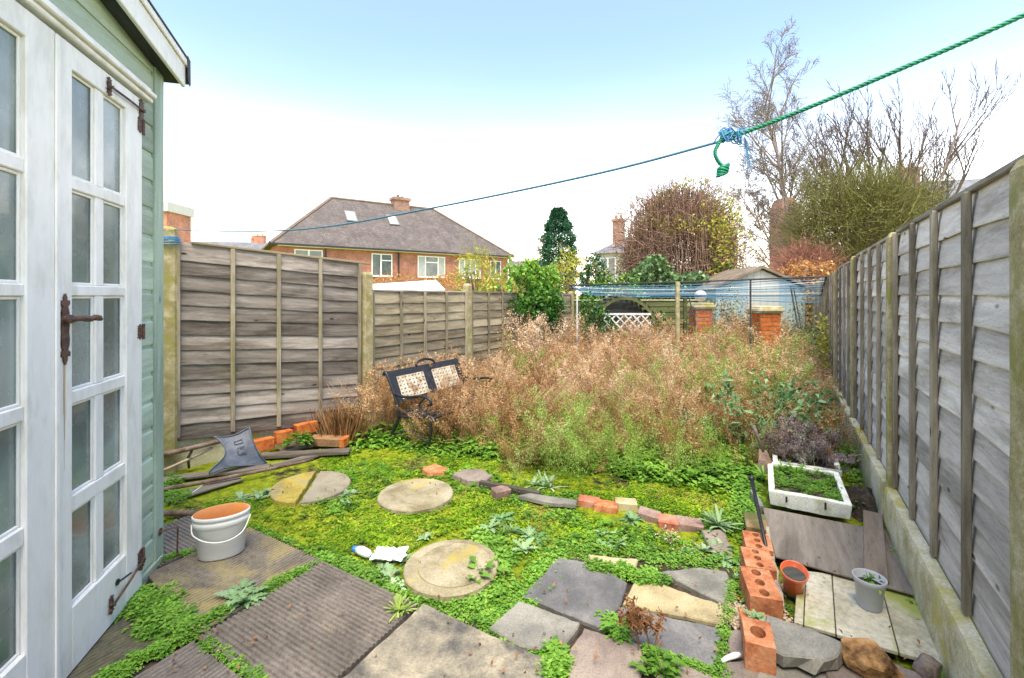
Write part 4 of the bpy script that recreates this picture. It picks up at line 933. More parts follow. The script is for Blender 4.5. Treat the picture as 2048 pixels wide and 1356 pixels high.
# foam boxes
def foambox(FLp, FRp, BRp, BLp, z, h, label, slots=True):
    t = thing('foam_box', label, 'box', (FLp + BRp) / 2)
    m = MB(); c = (FLp+FRp+BRp+BLp)/4; o_ = [FLp, FRp, BRp, BLp]; i_ = []
    for k, p in enumerate(o_):
        e1 = (o_[(k+1) % 4] - p).normalized(); e2 = (o_[k-1] - p).normalized(); i_.append(p + (e1 + e2) * .038)
    def up(p, zz): return Vector((p.x, p.y, zz))
    v = []
    sh = [p + (c-p)*.04 for p in o_]
    rings = [(sh, z), (o_, z + h - .012), (o_, z + h), (i_, z + h), (i_, z + h - .03)]
    N_ = 10; ringv = []
    for pts, zz in rings:
        r_ = []
        for k in range(4):
            for q in range(N_):
                p = pts[k].lerp(pts[(k+1) % 4], q/N_); j = .003*noise.noise(Vector((p.x*20, p.y*20, zz*9))); r_.append(Vector((p.x + j, p.y + j, zz + 1.5*j)))
        ringv.append(r_)
    n = 4*N_
    for r_ in ringv: v += r_
    f = [(a*n+i, a*n+(i+1) % n, (a+1)*n+(i+1) % n, (a+1)*n+i) for a in range(len(rings)-1) for i in range(n)]
    m.add(v, f); m.build('foam_shell', M['foam'], t, bevel=.003)
    if slots:
        for s in (.22, .70):
            p = FLp.lerp(FRp, s); d = (FRp - FLp).normalized(); mm = MB(); mm.box((0, 0, 0), (.012, .008, .05)); nrm = Vector((d.y, -d.x, 0)); p = p + (c - p) * .02
            mm.build('slot', M['darkin'], t, frame(Vector((p.x, p.y, z + h*.62)) + nrm * .001, d))
    sm = MB(); nn = 14; vv = []
    for j in range(nn+1):
        for i in range(nn+1):
            p = i_[0].lerp(i_[1], i/nn).lerp(i_[3].lerp(i_[2], i/nn), j/nn); vv.append(Vector((p.x, p.y, z + h - .028 + .02*noise.noise(p*14))))
    sm.add(vv, [(j*(nn+1)+i, j*(nn+1)+i+1, (j+1)*(nn+1)+i+1, (j+1)*(nn+1)+i) for j in range(nn) for i in range(nn)]); sm.build('soil', M['soil'], t)
    return t, i_
zb = .08
FLp, FRp = V2(1.80, 3.19), V2(2.21, 2.955); BLp, BRp = V2(2.10, 3.74), V2(2.52, 3.51)
box1, in1 = foambox(FLp, FRp, BRp, BLp, zb, .105, 'white polystyrene planter box of seedlings standing on the plywood edge')
box2, in2 = foambox(V2(2.18, 3.80), V2(2.60, 3.58), V2(2.95, 4.18), V2(2.50, 4.40), .06, .10, 'second dirty polystyrene box overgrown with heather, behind the seedling box', False)
# pots
def pot(c, M0, r, h, mat, label, soilmat):
    t = thing('plant_pot', label, 'pot', c); m = MB()
    m.lathe([(0, 0), (r*.68, 0), (r*.70, .004), (r*.88, h*.80), (r*.95, h*.81), (r*1.0, h*.99), (r*.97, h), (r*.92, h*.98), (r*.66, h*.06), (0, h*.06)], 32)
    m.build('shell', mat, t, M0, smooth=True); m = MB(); m.lathe([(0, h*.74), (r*.45, h*.75), (r*.86, h*.73)], 20); m.build('soil', soilmat, t, M0); return t
c = G(1739, 1213, .055); gp = pot(c, T(c), .068, .145, M['pot_g'], 'small grey plastic pot with a seedling on the cream boards', M['soil'])
c = G(1586, 1186, .03); op = pot(c, T(c.x - .0, c.y, .05) @ RY(R(-8)) @ RX(R(18)), .062, .125, M['pot_o'], 'orange plastic pot tipped over against the edge of the cream boards', M['dark'])
cl = Cloud(); p = np.array([c.x + .005, c.y - .035, .055]); leaves(cl, p + rs.randn(60, 3) * [.02, .012, .015], .014, 0); cl.build('dead_leaves', foliage('rusty_leaves', [(.25, .04, .02), (.4, .1, .05)], .6, 0), op)
# seedling in grey pot
cl = Cloud(); g0 = np.array([1.70, 2.19, .18]); gc = G(1739, 1213, .055)
for q in range(9): pt_ = np.array([[gc.x, gc.y, .16], [gc.x + rs.uniform(-.02, .02), gc.y + rs.uniform(-.02, .02), .18 + rs.rand()*.04]]); cl.raw(*ntube(pt_, .0012, 3), np.full(6, .6)); 
leaves(cl, np.array([gc.x, gc.y, .175]) + rs.randn(40, 3) * [.025, .025, .012], .028, .6); cl.build('seedling', M['weed'], gp)
# broken slab on top
bsl = slab([(1532,1229),(1588,1247),(1640,1266),(1687,1286),(1685,1300),(1664,1315),(1646,1318),(1597,1311),(1566,1307),(1534,1285)], M['flag_g'], .11, .055, name='broken_slab', label='broken thick concrete slab with a fine grid texture beside the holed bricks', cat='slab', jit=.009, rough=.02, tiltv=(.02, .03))
slab([(1650,1322),(1735,1336),(1790,1326),(1862,1354),(1905,1420),(1664,1430)], M['flag_p'], .045, .04, name='flagstone', label='brown flagstone in front of the ochre rock at the bottom edge', cat='slab', jit=.006)
def rockm(c, sx, sy, sz, seed, mat, label, name='rock'):
    import bmesh; bm = bmesh.new(); bmesh.ops.create_icosphere(bm, subdivisions=3, radius=1)
    for v in bm.verts:
        p = v.co.copy(); d = 1 + .32 * noise.noise(p * 1.3 + Vector((seed, 0, 0))) + .12 * noise.noise(p * 3.5 + Vector((seed, 5, 0)))
        p = p * d; 
        for ax in (Vector((.6, -.5, .6)), Vector((-.7, -.4, .5)), Vector((.1, .3, .95)), Vector((.9, .1, -.1)), Vector((-.2, -.95, .1))):
            a = ax.normalized(); e = p.dot(a) - .72
            if e > 0: p = p - a * e * .85
        p.z = max(p.z, -.45); v.co = Vector((p.x*sx, p.y*sy, (p.z + .45)*sz))
    me = bpy.data.meshes.new(name); bm.to_mesh(me); bm.free(); me.materials.append(mat); o = inst(name, me, None, T(c) @ RZ(seed)); return tag(o, label, 'rock')
rockm(G(1737, 1338, .05), .115, .075, .082, 2.3, M['rock'], 'jagged ochre rock resting at the front edge of the cream boards')
rockm(G(1856, 1346, .05), .042, .05, .05, 5.1, M['pebble'], 'small brown stone at the front right corner of the cream boards')
# stake, stick, slate, spade, soil heap
st = thing('stake', 'black iron stake with a knob leaning beside the orange bricks', 'stake', G(1546, 1158, 0))
m = MB(); A_, B_ = G(1546, 1158, .01), G(1503, 957, .30); m.tube([A_, A_.lerp(B_, .5), B_], [.009, .011, .012], 8); m.build('shaft', M['black'], st, smooth=True)
m = MB(); m.lathe([(0, -.02), (.016, -.014), (.022, 0), (.018, .014), (0, .02)], 12, T(B_)); m.build('knob', M['black'], st, smooth=True)
plankpx((1563, 1222), (1535, 1062), .022, .03, M['stick'], 'stick', 'weathered wooden batten lying between the orange bricks and the orange pot', .02, .05, 'stick')
sheet([G(1500, 1006, .0), G(1520, 1042, .0), G(1528, 1040, 0), G(1508, 1003, 0)], 0, .1, M['flag_g'], 'slate', 'grey slate piece standing upright at the head of the brick row', 'slate')
sp_ = thing('spade', 'rusty pointed spade blade with a dark handle standing behind the foam box', 'spade', G(1535, 945, .1))
bq = G(1530, 945, .12); m = MB(); m.add([bq + Vector((-.06, .0, 0)), bq + Vector((.07, .02, -.01)), bq + Vector((.03, .03, .17)), bq + Vector((-.03, .03, .18)), bq + Vector((-.05, .0, .10)), bq + Vector((.065, .015, .08))], [(0,1,5,4), (4,5,2,3)]); o = m.build('blade', M['brick_b'], sp_); s_ = o.modifiers.new('t', 'SOLIDIFY'); s_.thickness = .006
m = MB(); m.tube([bq + Vector((0, .03, .16)), bq + Vector((-.06, .06, .36))], .013, 8); m.build('handle', M['plank'], sp_, smooth=True)
m = MB(); nn = 26; v = []; hc = G(1730, 1000, .05)
for j in range(nn+1):
    for i in range(nn+1):
        s, t = (i/nn-.5)*2, (j/nn-.5)*2; r_ = math.sqrt(s*s + t*t); v.append(Vector((hc.x + s*.19 + t*.05, hc.y + t*.30, max(-.02, .13*(1 - r_**1.6) + .035*noise.noise(Vector((s*5, t*5, 2)))))))
m.add(v, [(j*(nn+1)+i, j*(nn+1)+i+1, (j+1)*(nn+1)+i+1, (j+1)*(nn+1)+i) for j in range(nn) for i in range(nn)]); m.build('soil_heap', M['soil'], None, label='heap of dark crumbly soil between the foam box and the fence', cat='soil', kind='stuff')

# ------------------------------------------------------------------ bench
BF = V2(-.80, 4.50); BMx = frame(BF, FD) ; bn = thing('garden_bench', 'black iron bench with cream perforated back panels overgrown by dry weeds', 'bench', BF, ang)
# local: x along length, y = away from garden (towards the fence, left), z up
Lb = 1.20
def bx3(x, y, z): return Vector((x, y, z))
m = MB()
for k in range(2):
    x = .0 if k == 0 else Lb
    mm = MB()
    mm.tube(smoothline([bx3(x, .05, -.05), bx3(x, .02, .10), bx3(x, -.0, .22), bx3(x, .02, .33)], 4), .014, 6)
    mm.tube(smoothline([bx3(x, .60, -.05), bx3(x, .52, .12), bx3(x, .44, .3), bx3(x, .50, .5), bx3(x, .62, .72), bx3(x, .66, .70)], 5), .017, 6)
    mm.tube(smoothline([bx3(x, -.05, .30), bx3(x, .02, .345), bx3(x, .2, .31), bx3(x, .44, .29)], 4), .016, 6)
    mm.tube(smoothline([bx3(x, .52, .52), bx3(x, .35, .50), bx3(x, .15, .53), bx3(x, .03, .52), bx3(x, -.0, .47), bx3(x, .05, .45)], 5), .015, 6)
    mm.tube(smoothline([bx3(x, .08, .52), bx3(x, .16, .44), bx3(x, .10, .36), bx3(x, .02, .34)], 4), .009, 6)
    mm.tube(smoothline([bx3(x, .05, .08), bx3(x, .25, .16), bx3(x, .5, .1)], 4), .009, 6)
    mm.build('end_frame', M['black'], bn, BMx, smooth=True)
for yy in np.linspace(-.02, .42, 6):
    mm = MB(); mm.box((Lb/2, yy, .335 - .03*abs(yy)), (Lb, .055, .018)); mm.build('seat_slat', M['black'], bn, BMx, bevel=.004)
def backpt(u_, h): return bx3(u_, .47 + (h) * .38 , .42 + h * .88)
mm = MB(); bt = [backpt(0, .0), backpt(Lb, 0), backpt(Lb, .34), backpt(0, .34)]
for (h0, h1) in ((.0, .025), (.29, .36)):
    a = [backpt(.0, h0), backpt(Lb, h0), backpt(Lb, h1), backpt(0, h1)]; mm.add(a + [p + Vector((0, .016, 0)) for p in a], [(0,1,2,3), (7,6,5,4), (0,4,5,1), (1,5,6,2), (2,6,7,3), (3,7,4,0)])
for (u0, u1) in ((.0, .10), (.52, .66), (1.1, 1.2)):
    a = [backpt(u0, .03), backpt(u1, .03), backpt(u1, .285), backpt(u0, .285)]; mm.add(a + [p + Vector((0, .016, 0)) for p in a], [(0,1,2,3), (7,6,5,4), (0,4,5,1), (1,5,6,2), (2,6,7,3), (3,7,4,0)])
mm.build('back_frame', M['black'], bn, BMx)
mm = MB(); mm.tube([backpt(.60 + .16*math.cos(q), .36 + .07*math.sin(q)) for q in np.linspace(0, math.pi, 12)], .014, 6); mm.build('crest', M['black'], bn, BMx, smooth=True)
for (u0, u1) in ((.10, .52), (.66, 1.10)):
    mm = MB(); nc, nr = 8, 6
    for a_ in range(nc):
        for b_ in range(nr):
            ca, cb = u0 + (u1-u0)*(a_+.5)/nc, .028 + .258*(b_+.5)/nr; hw, hh = (u1-u0)/nc/2, .258/nr/2; rr = .40 if (a_ + b_) % 2 else .30
            o8 = []; i8 = []
            for q in range(8):
                an = math.pi/4*q + math.pi/8*0; cx_, sy_ = math.cos(an), math.sin(an); s = 1/max(abs(cx_), abs(sy_)); o8.append(backpt(ca + cx_*s*hw, cb + sy_*s*hh)); i8.append(backpt(ca + cx_*hw*rr*1.5, cb + sy_*hh*rr*1.5))
            b0 = len(mm.v); mm.v += [p - Vector((0, .004, 0)) for p in o8 + i8] + [p + Vector((0, .006, 0)) for p in i8]
            mm.f += [(b0+q, b0+(q+1) % 8, b0+8+(q+1) % 8, b0+8+q) for q in range(8)] + [(b0+8+q, b0+8+(q+1) % 8, b0+16+(q+1) % 8, b0+16+q) for q in range(8)]
    mm.build('perforated_panel', M['benchp'], bn, BMx)

# ------------------------------------------------------------------ clothes-drying frame, pillars, arbour, back fence, blue shed
df = thing('drying_frame', 'long flat dark-railed frame strung with blue and white washing lines behind the weeds', 'washing line', V2(3.0, 8.0))
zA = lambda px, py, Z: AT(px, py, Z)
fl_, fr_ = zA(1140, 571, 8.3), zA(1652, 553, 7.4); bl_, br_ = zA(1165, 583, 9.6), zA(1642, 591, 8.6)
brm = zA(1395, 592, 9.2)
m = MB(); m.tube([fl_, (fl_+fr_)/2 + Vector((0, 0, -.01)), fr_], .016, 6); m.build('rail', M['dark'], df)
m = MB(); m.tube([zA(1300, 592, 9.2), br_], .016, 6); m.build('rail', M['dark'], df)
m = MB(); m.tube([fr_, br_], .014, 6); m.build('rail', M['dark'], df)
m = MB(); m.tube([fl_, bl_], .014, 6); m.build('rail', M['dark'], df)
for k in range(13):
    t = k / 12; A_, B_ = fl_.lerp(bl_, t), fr_.lerp(br_, t); mid = (A_ + B_)/2 + Vector((0, 0, -.06 - .02*(k % 3)))
    A_ = A_ + Vector((0, 0, -.02*k*.3)); B_ = B_ + Vector((0, 0, -.012*k))
    m = MB(); m.tube(smoothline([A_, A_.lerp(mid, .5) + Vector((0, 0, -.02)), mid, mid.lerp(B_, .5) + Vector((0, 0, -.02)), B_], 4), .004 if k % 4 else .007, 4, False)
    m.build('line', M['cordl'] if k in (2, 7) else (M['cord'] if k % 2 else M['cordd']), df)
def gpost(px, pytop, Z, r, mat, pyb=None, nm='post', box=True):
    a = zA(px, pytop, Z); m = MB(); m.bx(a.x - r, a.x + r, a.y - r, a.y + r, -.03, a.z); return m.build(nm, mat, df)
gpost(1355, 563, 7.85, .028, M['post']); gpost(1501, 560, 7.65, .011, M['dark']); gpost(1154, 584, 8.6, .012, M['cordl']); gpost(1370, 590, 9.1, .03, M['algae'])
m = MB(); m.tube([zA(1376, 588, 9.1), zA(1392, 650, 8.9)], .012, 6); m.tube([zA(1581, 572, 8.0), zA(1597, 660, 7.6)], .013, 6); m.tube([zA(1587, 574, 8.1), zA(1603, 660, 7.8)], .010, 6); m.build('brace', M['dark'], df)
def pillar(px, Z, wd, top, label, ball, chip=False):
    a = zA(px, 600, Z); t = thing('brick_pillar', label, 'pillar', V2(a.x, Z)); rows = int(top / .078); h = top / rows
    me_full = MB(); me_full.box((0, 0, 0), (.212, .10, .066)); meA = me_full.mesh('brick', M['bright'])
    m2 = MB(); m2.box((0, 0, 0), (.10, .10, .066)); 
    core = MB(); core.box((0, 0, top/2), (wd - .02, wd - .02, top)); core.build('mortar_core', M['flag_y'], t, T(a.x, Z, 0))
    hb = wd/2 - .05
    mh_ = MB(); mh_.box((0, 0, 0), (wd/2 - .008, .10, .066)); meH = mh_.mesh('brick', M['brick_r' if chip else 'bright']); mf = MB(); mf.box((0, 0, 0), (wd - .105, .10, .066)); meF = mf.mesh('brick', M['bright'])
    for r_ in range(rows):
        z = h*(r_ + .5)
        if z < .35: continue
        for (dx, dy, rot) in ((0, -hb, 0), (0, hb, 0), (-hb, 0, 90), (hb, 0, 90)):
            if r_ % 2 == (0 if rot else 1):
                for s in (-1, 1):
                    off = (wd/4)*s; p = (dx + (off if not rot else 0), dy + (off if rot else 0)); inst('brick', meH, t, T(a.x + p[0], Z + p[1], z) @ RZ(R(rot)))
            else:
                inst('brick', meF, t, T(a.x + dx, Z + dy, z) @ RZ(R(rot)))
    m = MB(); 
    for k, (ww, z0, z1) in enumerate(((wd + .05, top, top + .035), (wd + .10, top + .0355, top + .09), (wd + .04, top + .0905, top + .13))): m.box((0, 0, (z0+z1)/2), (ww, ww, z1-z0))
    m.build('cap_stone', M['gravel'], t, T(a.x, Z, 0), bevel=.008)
    if ball:
        m = MB(); m.lathe([(.05, 0), (.04, .03)] + [(.12*math.sin(q), .14 - .12*math.cos(q)) for q in np.linspace(.3, 3.14, 12)], 20, T(a.x, Z, top + .13)); m.build('ball_finial', M['ballf'], t, smooth=True)
pillar(1401, 9.3, .34, 1.26, 'brick pillar topped by a pale stone ball at the back of the garden', True, True)
pillar(1530, 8.6, .38, 1.21, 'orange brick pillar with a flat stone cap, right of the ball-topped one', False)
# back fence
bf = thing('panel_fence', 'dark algae-stained fence across the back of the garden behind the drying frame', 'fence', P(4))
bA_, bB_ = V2(1.3, 10.35), V2(4.5, 10.75); dB = (bB_ - bA_); nP = 2
for k in range(nP):
    a = bA_.lerp(bB_, k/nP); b = bA_.lerp(bB_, (k+1)/nP); Mx = frame(a, b - a); Lw = (b-a).length
    bmsh = board_mesh(Lw - .06, .165, 90 + k, M['algae'], wob=.004)
    for r_ in range(10): inst('board', bmsh, bf, Mx @ T(.03, 0, .05 + r_*.137))
    m = MB(); m.bx(-.03, .03, -.05, .01, 0, 1.45); m.build('post', M['algae'], bf, Mx)
    m = MB(); m.bx(.03, Lw-.03, -.03, .02, 1.42, 1.445); m.build('cap_rail', M['gravel'], bf, Mx)
# arbour
ab = thing('garden_arbour', 'dark arched garden arbour with white lattice side behind the weeds', 'arbour', V2(2.5, 9.3))
AZ = 9.35; xl, xr = zA(1196, 0, AZ).x, zA(1308, 0, AZ).x; cxm = (xl + xr)/2 - .02; rad = .70
m = MB(); arc = [(cxm + rad*math.cos(q), .74 + .80*math.sin(q)) for q in np.linspace(0, math.pi, 15)]
for dy in (0, .62):
    mm = MB(); v = []
    for (x, z) in arc:
        v += [Vector((x, AZ + dy, z)), Vector((cxm + (x-cxm)*.90, AZ + dy, .72 + (z-.72)*.90)), Vector((cxm + (x-cxm)*.90, AZ + dy + .04, .72 + (z-.72)*.90)), Vector((x, AZ + dy + .04, z))]
    mm.add(v, [(i*4+k, i*4+(k+1) % 4, (i+1)*4+(k+1) % 4, (i+1)*4+k) for i in range(14) for k in range(4)])
    for x in (cxm - rad*.95, cxm + rad*.95): mm.bx(x - .03, x + .03, AZ + dy, AZ + dy + .04, 0, .72)
    mm.build('arch_rib', M['algae'], ab)
for i, q in enumerate(np.linspace(.08, math.pi - .08, 18)):
    x, z = cxm + rad*1.0*math.cos(q), .74 + .815*math.sin(q); m = MB(); m.box((0, 0, 0), (.012, .70, .075)); m.build('slat', M['dark'], ab, T(x, AZ + .33, z) @ RY(math.pi/2 - q - math.pi/2))
m = MB(); pl_ = [(cxm - rad*.95, 0), (cxm + rad*.95, 0)] + [(cxm + rad*.95*math.cos(q), .74 + .76*math.sin(q)) for q in np.linspace(0, math.pi, 14)]; n_ = len(pl_)
m.add([(x, AZ + .57, z) for x, z in pl_] + [(x, AZ + .6, z) for x, z in pl_], [tuple(range(n_)), tuple(range(2*n_-1, n_-1, -1))] + [(i, n_+i, n_+(i+1) % n_, (i+1) % n_) for i in range(n_)]); m.build('back_shade_panel', M['dark'], ab)  # dark sheet filling the arch, its colour stands in for the shaded interior
la, lb_ = zA(1208, 630, AZ - .05), zA(1302, 630, AZ - .05); z0, z1 = .62, 1.14
m = MB(); m.bx(la.x, lb_.x, AZ - .06, AZ - .04, z1, z1 + .04); m.build('lattice_rail', M['trellis'], ab)
step = .11; xx = la.x - .6
while xx < lb_.x + .0:
    for sg, dy in ((1, -.045), (-1, -.055)):
        a = Vector((xx if sg > 0 else xx + .5, AZ + dy, z0)); b = Vector((xx + .5 if sg > 0 else xx, AZ + dy, z1))
        # clip to x range
        def cl_(p, q):
            t0, t1 = 0, 1; d = q.x - p.x
            for lim, s in ((la.x, 1), (lb_.x, -1)):
                t = (lim - p.x)/d
                if s*d > 0: t0 = max(t0, t)
                else: t1 = min(t1, t)
            return (p.lerp(q, t0), p.lerp(q, t1)) if t1 > t0 else None
        r_ = cl_(a, b)
        if r_ and (r_[0] - r_[1]).length > .08:
            A_, B_ = r_; Ld = (B_-A_).length; m = MB(); m.box(((A_+B_)/2), (Ld, .008, .028), Matrix.Rotation(-math.atan2(B_.z-A_.z, B_.x-A_.x), 4, 'Y')); m.build('lath', M['trellis'], ab)
    xx += step * 1.55
# blue shed
SZ = 11.2; bsx = zA(1521, 0, SZ).x; bsd = thing('garden_shed', 'pale blue painted garden shed with a shallow gable behind the back fence', 'shed', V2(bsx, SZ))
hwS = 1.10; ez, az_ = 1.72, 2.20
m = MB()
for k in range(14):
    x0 = -hwS + k*2*hwS/14
    def topz(x): return ez + (az_-ez)*(1 - abs(x)/hwS) - .02
    x1 = x0 + 2*hwS/14 - .006; mm = MB(); poly = [(x0, .0), (x1, .0), (x1, topz(x1)), (x0, topz(x0))]
    mm.add([(x, 0, z) for x, z in poly] + [(x, .02, z) for x, z in poly], [(0,1,2,3), (7,6,5,4), (0,4,5,1), (1,5,6,2), (2,6,7,3), (3,7,4,0)])
    mm.build('board', M['creampaint'] if 5 <= k <= 9 else M['bluepaint'], bsd, T(bsx, SZ, 0))
m = MB(); m.bx(-hwS, hwS, .022, 1.8, 0, ez - .05); m.build('wall', M['bluepaint'], bsd, T(bsx, SZ, 0))
for s in (-1, 1):
    m = MB(); a = Vector((0, -.12, az_)); b = Vector((s*(hwS + .15), -.12, ez - .045)); mm = [a, b, b + Vector((0, 2.1, 0)), a + Vector((0, 2.1, 0))]
    m.add(mm + [p + Vector((0, 0, .06)) for p in mm], [(0,1,2,3), (7,6,5,4), (0,4,5,1), (1,5,6,2), (2,6,7,3), (3,7,4,0)]); m.build('roof', M['chimbrick'] if 0 else M['plank2'], bsd, T(bsx, SZ, 0))
# white greenhouse roof beyond low left fence
wr = thing('shed', 'white sheet-roofed shed showing over the low fence in front of the brick house', 'shed', V2(-2.6, 11))
a = [zA(745, 568, 10.5), zA(872, 560, 12.0), zA(890, 578, 11.0), zA(745, 590, 9.3)]
m = MB(); m.add(a + [p - Vector((0, 0, .05)) for p in a], [(3,2,1,0), (4,5,6,7), (0,1,5,4), (1,2,6,5), (2,3,7,6), (3,0,4,7)]); m.build('roof', M['bucket'], wr)
m = MB(); m.add([a[0], a[1], a[2], a[3]] + [Vector((p.x, p.y, -.03)) for p in a], [(0,1,5,4), (1,2,6,5), (2,3,7,6), (3,0,4,7)]); m.v = [Vector((p.x, p.y, p.z - .055 if p.z > 0 else p.z)) for p in m.v]; m.build('wall', M['creampaint'], wr)
# ------------------------------------------------------------------ houses
def window(parent, Mh, x0, x1, z0, z1, mull, y=-.0, curtains=False, top=None):
    m = MB(); fw = .07
    m.bx(x0, x1, y-.06, y+.02, z1-fw, z1); m.bx(x0, x1, y-.06, y+.02, z0, z0+fw); m.bx(x0, x0+fw, y-.06, y+.02, z0+fw, z1-fw); m.bx(x1-fw, x1, y-.06, y+.02, z0+fw, z1-fw)
    for q in mull: m.bx(x0+(x1-x0)*q-.05, x0+(x1-x0)*q+.05, y-.065, y+.02, z0+fw, z1-fw)
    if top: m.bx(x0+(x1-x0)*top[0], x0+(x1-x0)*top[1], y-.067, y-.02, z1-.55, z1-.47)
    m.bx(x0-.06, x1+.06, y-.14, y+.0, z0-.05, z0-.002)
    f = m.build('window', M['upvc'], parent, Mh)
    qs = [0] + list(mull) + [1]
    for i in range(len(qs)-1):
        a, b = x0+(x1-x0)*qs[i]+.05, x0+(x1-x0)*qs[i+1]-.05; m = MB(); m.bx(a, b, y-.03, y-.02, z0+fw, z1-fw); m.build('pane', M['winglass'], f, Mh)
        if curtains and i in (0, len(qs)-2) or curtains == 2:
            m = MB(); nn = 6
            for k in range(nn): m.bx(a+(b-a)*k/nn, a+(b-a)*(k+.55)/nn, y-.034, y-.0305, z0+fw, z1-fw)
            m.build('curtain', M['curtain'], f, Mh)
    return f
hA = V2(-16.1, 31.0); hd = Vector((15.8, 10.5, 0)).normalized(); HMx = frame(hA, hd); hL, hD, hE, hRidge = 18.9, 8.6, 5.15, 9.45
hs = thing('semi_detached_house', 'red brick semi-detached house pair with a hipped brown tile roof and skylights', 'house', hA, math.atan2(hd.y, hd.x))
m = MB(); m.bx(0, hL, 0, hD, 0, hE); m.build('wall', M['housebrick'], hs, HMx)
ov = .4; i0 = 4.5
m = MB(); v = [(-ov, -ov, hE-.12), (hL+ov, -ov, hE-.12), (hL+ov, hD+ov, hE-.12), (-ov, hD+ov, hE-.12), (i0, hD/2, hRidge), (hL-i0-1.0, hD/2, hRidge)]
m.add(v, [(0,1,5,4), (1,2,5), (2,3,4,5), (3,0,4), (3,2,1,0)]); rf = m.build('roof', M['roof'], hs, HMx)
m = MB(); cc = [Vector(q) for q in v]
for a, b in ((0, 4), (3, 4), (4, 5), (1, 5), (2, 5)): m.tube([cc[a] + Vector((0, 0, .03)), cc[b] + Vector((0, 0, .03))], .12, 6)
m.build('ridge_tiles', M['ridge'], rf, HMx)
m = MB(); m.bx(-ov, hL+ov, -ov-.1, -ov, hE-.2, hE-.08); m.bx(-ov-.1, -ov, -ov, hD+ov, hE-.2, hE-.08); m.build('gutter', M['black'], hs, HMx)
m = MB(); m.bx(0.1, hL-.1, -.38, -.02, hE-.24, hE-.2); m.build('soffit', M['upvc'], hs, HMx)
for x in (3.2, 8.6): 
    m = MB(); m.bx(x-.05, x+.05, -.12, -.02, 0, hE-.3); m.build('downpipe', M['black'], hs, HMx)
for (x0, x1, z0, z1, mu, cu, tp) in ((1.15, 3.0, 4.0, 4.75, (.5,), 0, None), (6.5, 8.1, 3.0, 4.72, (.45,), 0, (.5, .95)), (10.2, 12.6, 3.0, 4.72, (.27, .74), 1, (.3, .72)), (13.9, 16.0, 3.0, 4.65, (.25, .5, .75), 2, None), (17.0, 18.1, 3.0, 4.6, (.5,), 0, None)):
    window(hs, HMx, x0, x1, z0, z1, mu, 0, cu, tp)
m = MB()
for (x0, x1) in ((6.5, 8.1), (10.2, 12.6), (13.9, 16.0)): m.bx(x0, x1, -.05, -.01, 1.0, 2.1)
m.build('ground_floor_window', M['winglass'], hs, HMx)
# skylights on front slope
slp = math.atan2(hRidge - hE + .12, hD/2 + ov)
for (x, t) in ((5.6, .62), (9.0, .62)):
    p = Vector((x, -ov + (hD/2+ov)*t, hE-.12 + (hRidge-hE+.12)*t)); Ms = HMx @ T(p) @ RX(slp)
    m = MB(); w2, h2 = .42, .68
    m.bx(-w2, w2, -h2, -h2+.1, .02, .12); m.bx(-w2, w2, h2-.1, h2, .02, .12); m.bx(-w2, -w2+.1, -h2+.1, h2-.1, .02, .12); m.bx(w2-.1, w2, -h2+.1, h2-.1, .02, .12)
    f = m.build('skylight', M['lead'], rf, Ms); m = MB(); m.bx(-w2+.1, w2-.1, -h2+.1, h2-.1, .06, .09); m.build('pane', plain('skylight_glass', (.32, .38, .36), .1, 0, .15), f, Ms) if False else m.build('skylight_pane', M['curtain'], rf, Ms)
m = MB(); m.bx(9.6, 11.0, hD/2-.5, hD/2+.5, hRidge-1.4, hRidge+.4); ch = m.build('chimney', M['chimbrick'], hs, HMx)
m = MB(); m.bx(9.5, 11.1, hD/2-.6, hD/2+.6, hRidge+.405, hRidge+.66); m.build('chimney_head', M['chimbrick'], ch, HMx)
m = MB(); m.lathe([(.14, 0), (.12, .3)], 10, T(10.1, hD/2, hRidge+.66)); m.lathe([(.14, 0), (.12, .2)], 10, T(10.5, hD/2, hRidge+.66)); m.build('chimney_pot', M['ridge'], ch, HMx)
m = MB(); m.tube([(10.2, hD/2-.3, hRidge+.5), (10.2, hD/2-.3, hRidge+1.9)], .025, 5); m.tube([(9.2, hD/2-.3, hRidge+1.85), (10.3, hD/2-.3, hRidge+1.85)], .02, 5)
for k in range(5): m.tube([(9.3+k*.2, hD/2-.5, hRidge+1.85), (9.3+k*.2, hD/2-.1, hRidge+1.85)], .012, 4)
m.build('aerial', M['lead'], ch, HMx)
def house(a, b, depth, eave, ridge, wallm, roofm, label, name='house', hip=0, chims=(), wins=()):
    d = b - a; Mh = frame(a, d); Lh = d.length; t = thing(name, label, 'house', a, math.atan2(d.y, d.x))
    m = MB(); m.bx(0, Lh, 0, depth, 0, eave); m.build('wall', wallm, t, Mh)
    m = MB(); v = [(-.3, -.3, eave), (Lh+.3, -.3, eave), (Lh+.3, depth+.3, eave), (-.3, depth+.3, eave), (hip-.3 if not hip else hip, depth/2, ridge), (Lh+.3-hip if not hip else Lh-hip, depth/2, ridge)]
    m.add(v, [(0,1,5,4), (1,2,5), (2,3,4,5), (3,0,4), (3,2,1,0)]); r_ = m.build('roof', roofm, t, Mh)
    for (x, y, w_, dd, top, mt) in chims:
        m = MB(); m.bx(x-w_/2, x+w_/2, y-dd/2, y+dd/2, eave, top); m.bx(x-w_/2-.07, x+w_/2+.07, y-dd/2-.07, y+dd/2+.07, top+.001, top+.18); c = m.build('chimney', mt, t, Mh)
        m = MB(); 
        for q in (-.25, .25): m.lathe([(.13, 0), (.11, .35)], 8, T(x + q*w_, y, top+.18), caps=(0, 1))
        m.build('chimney_pot', mt, c, Mh)
    for wv in wins: window(t, Mh, *wv)
    return t
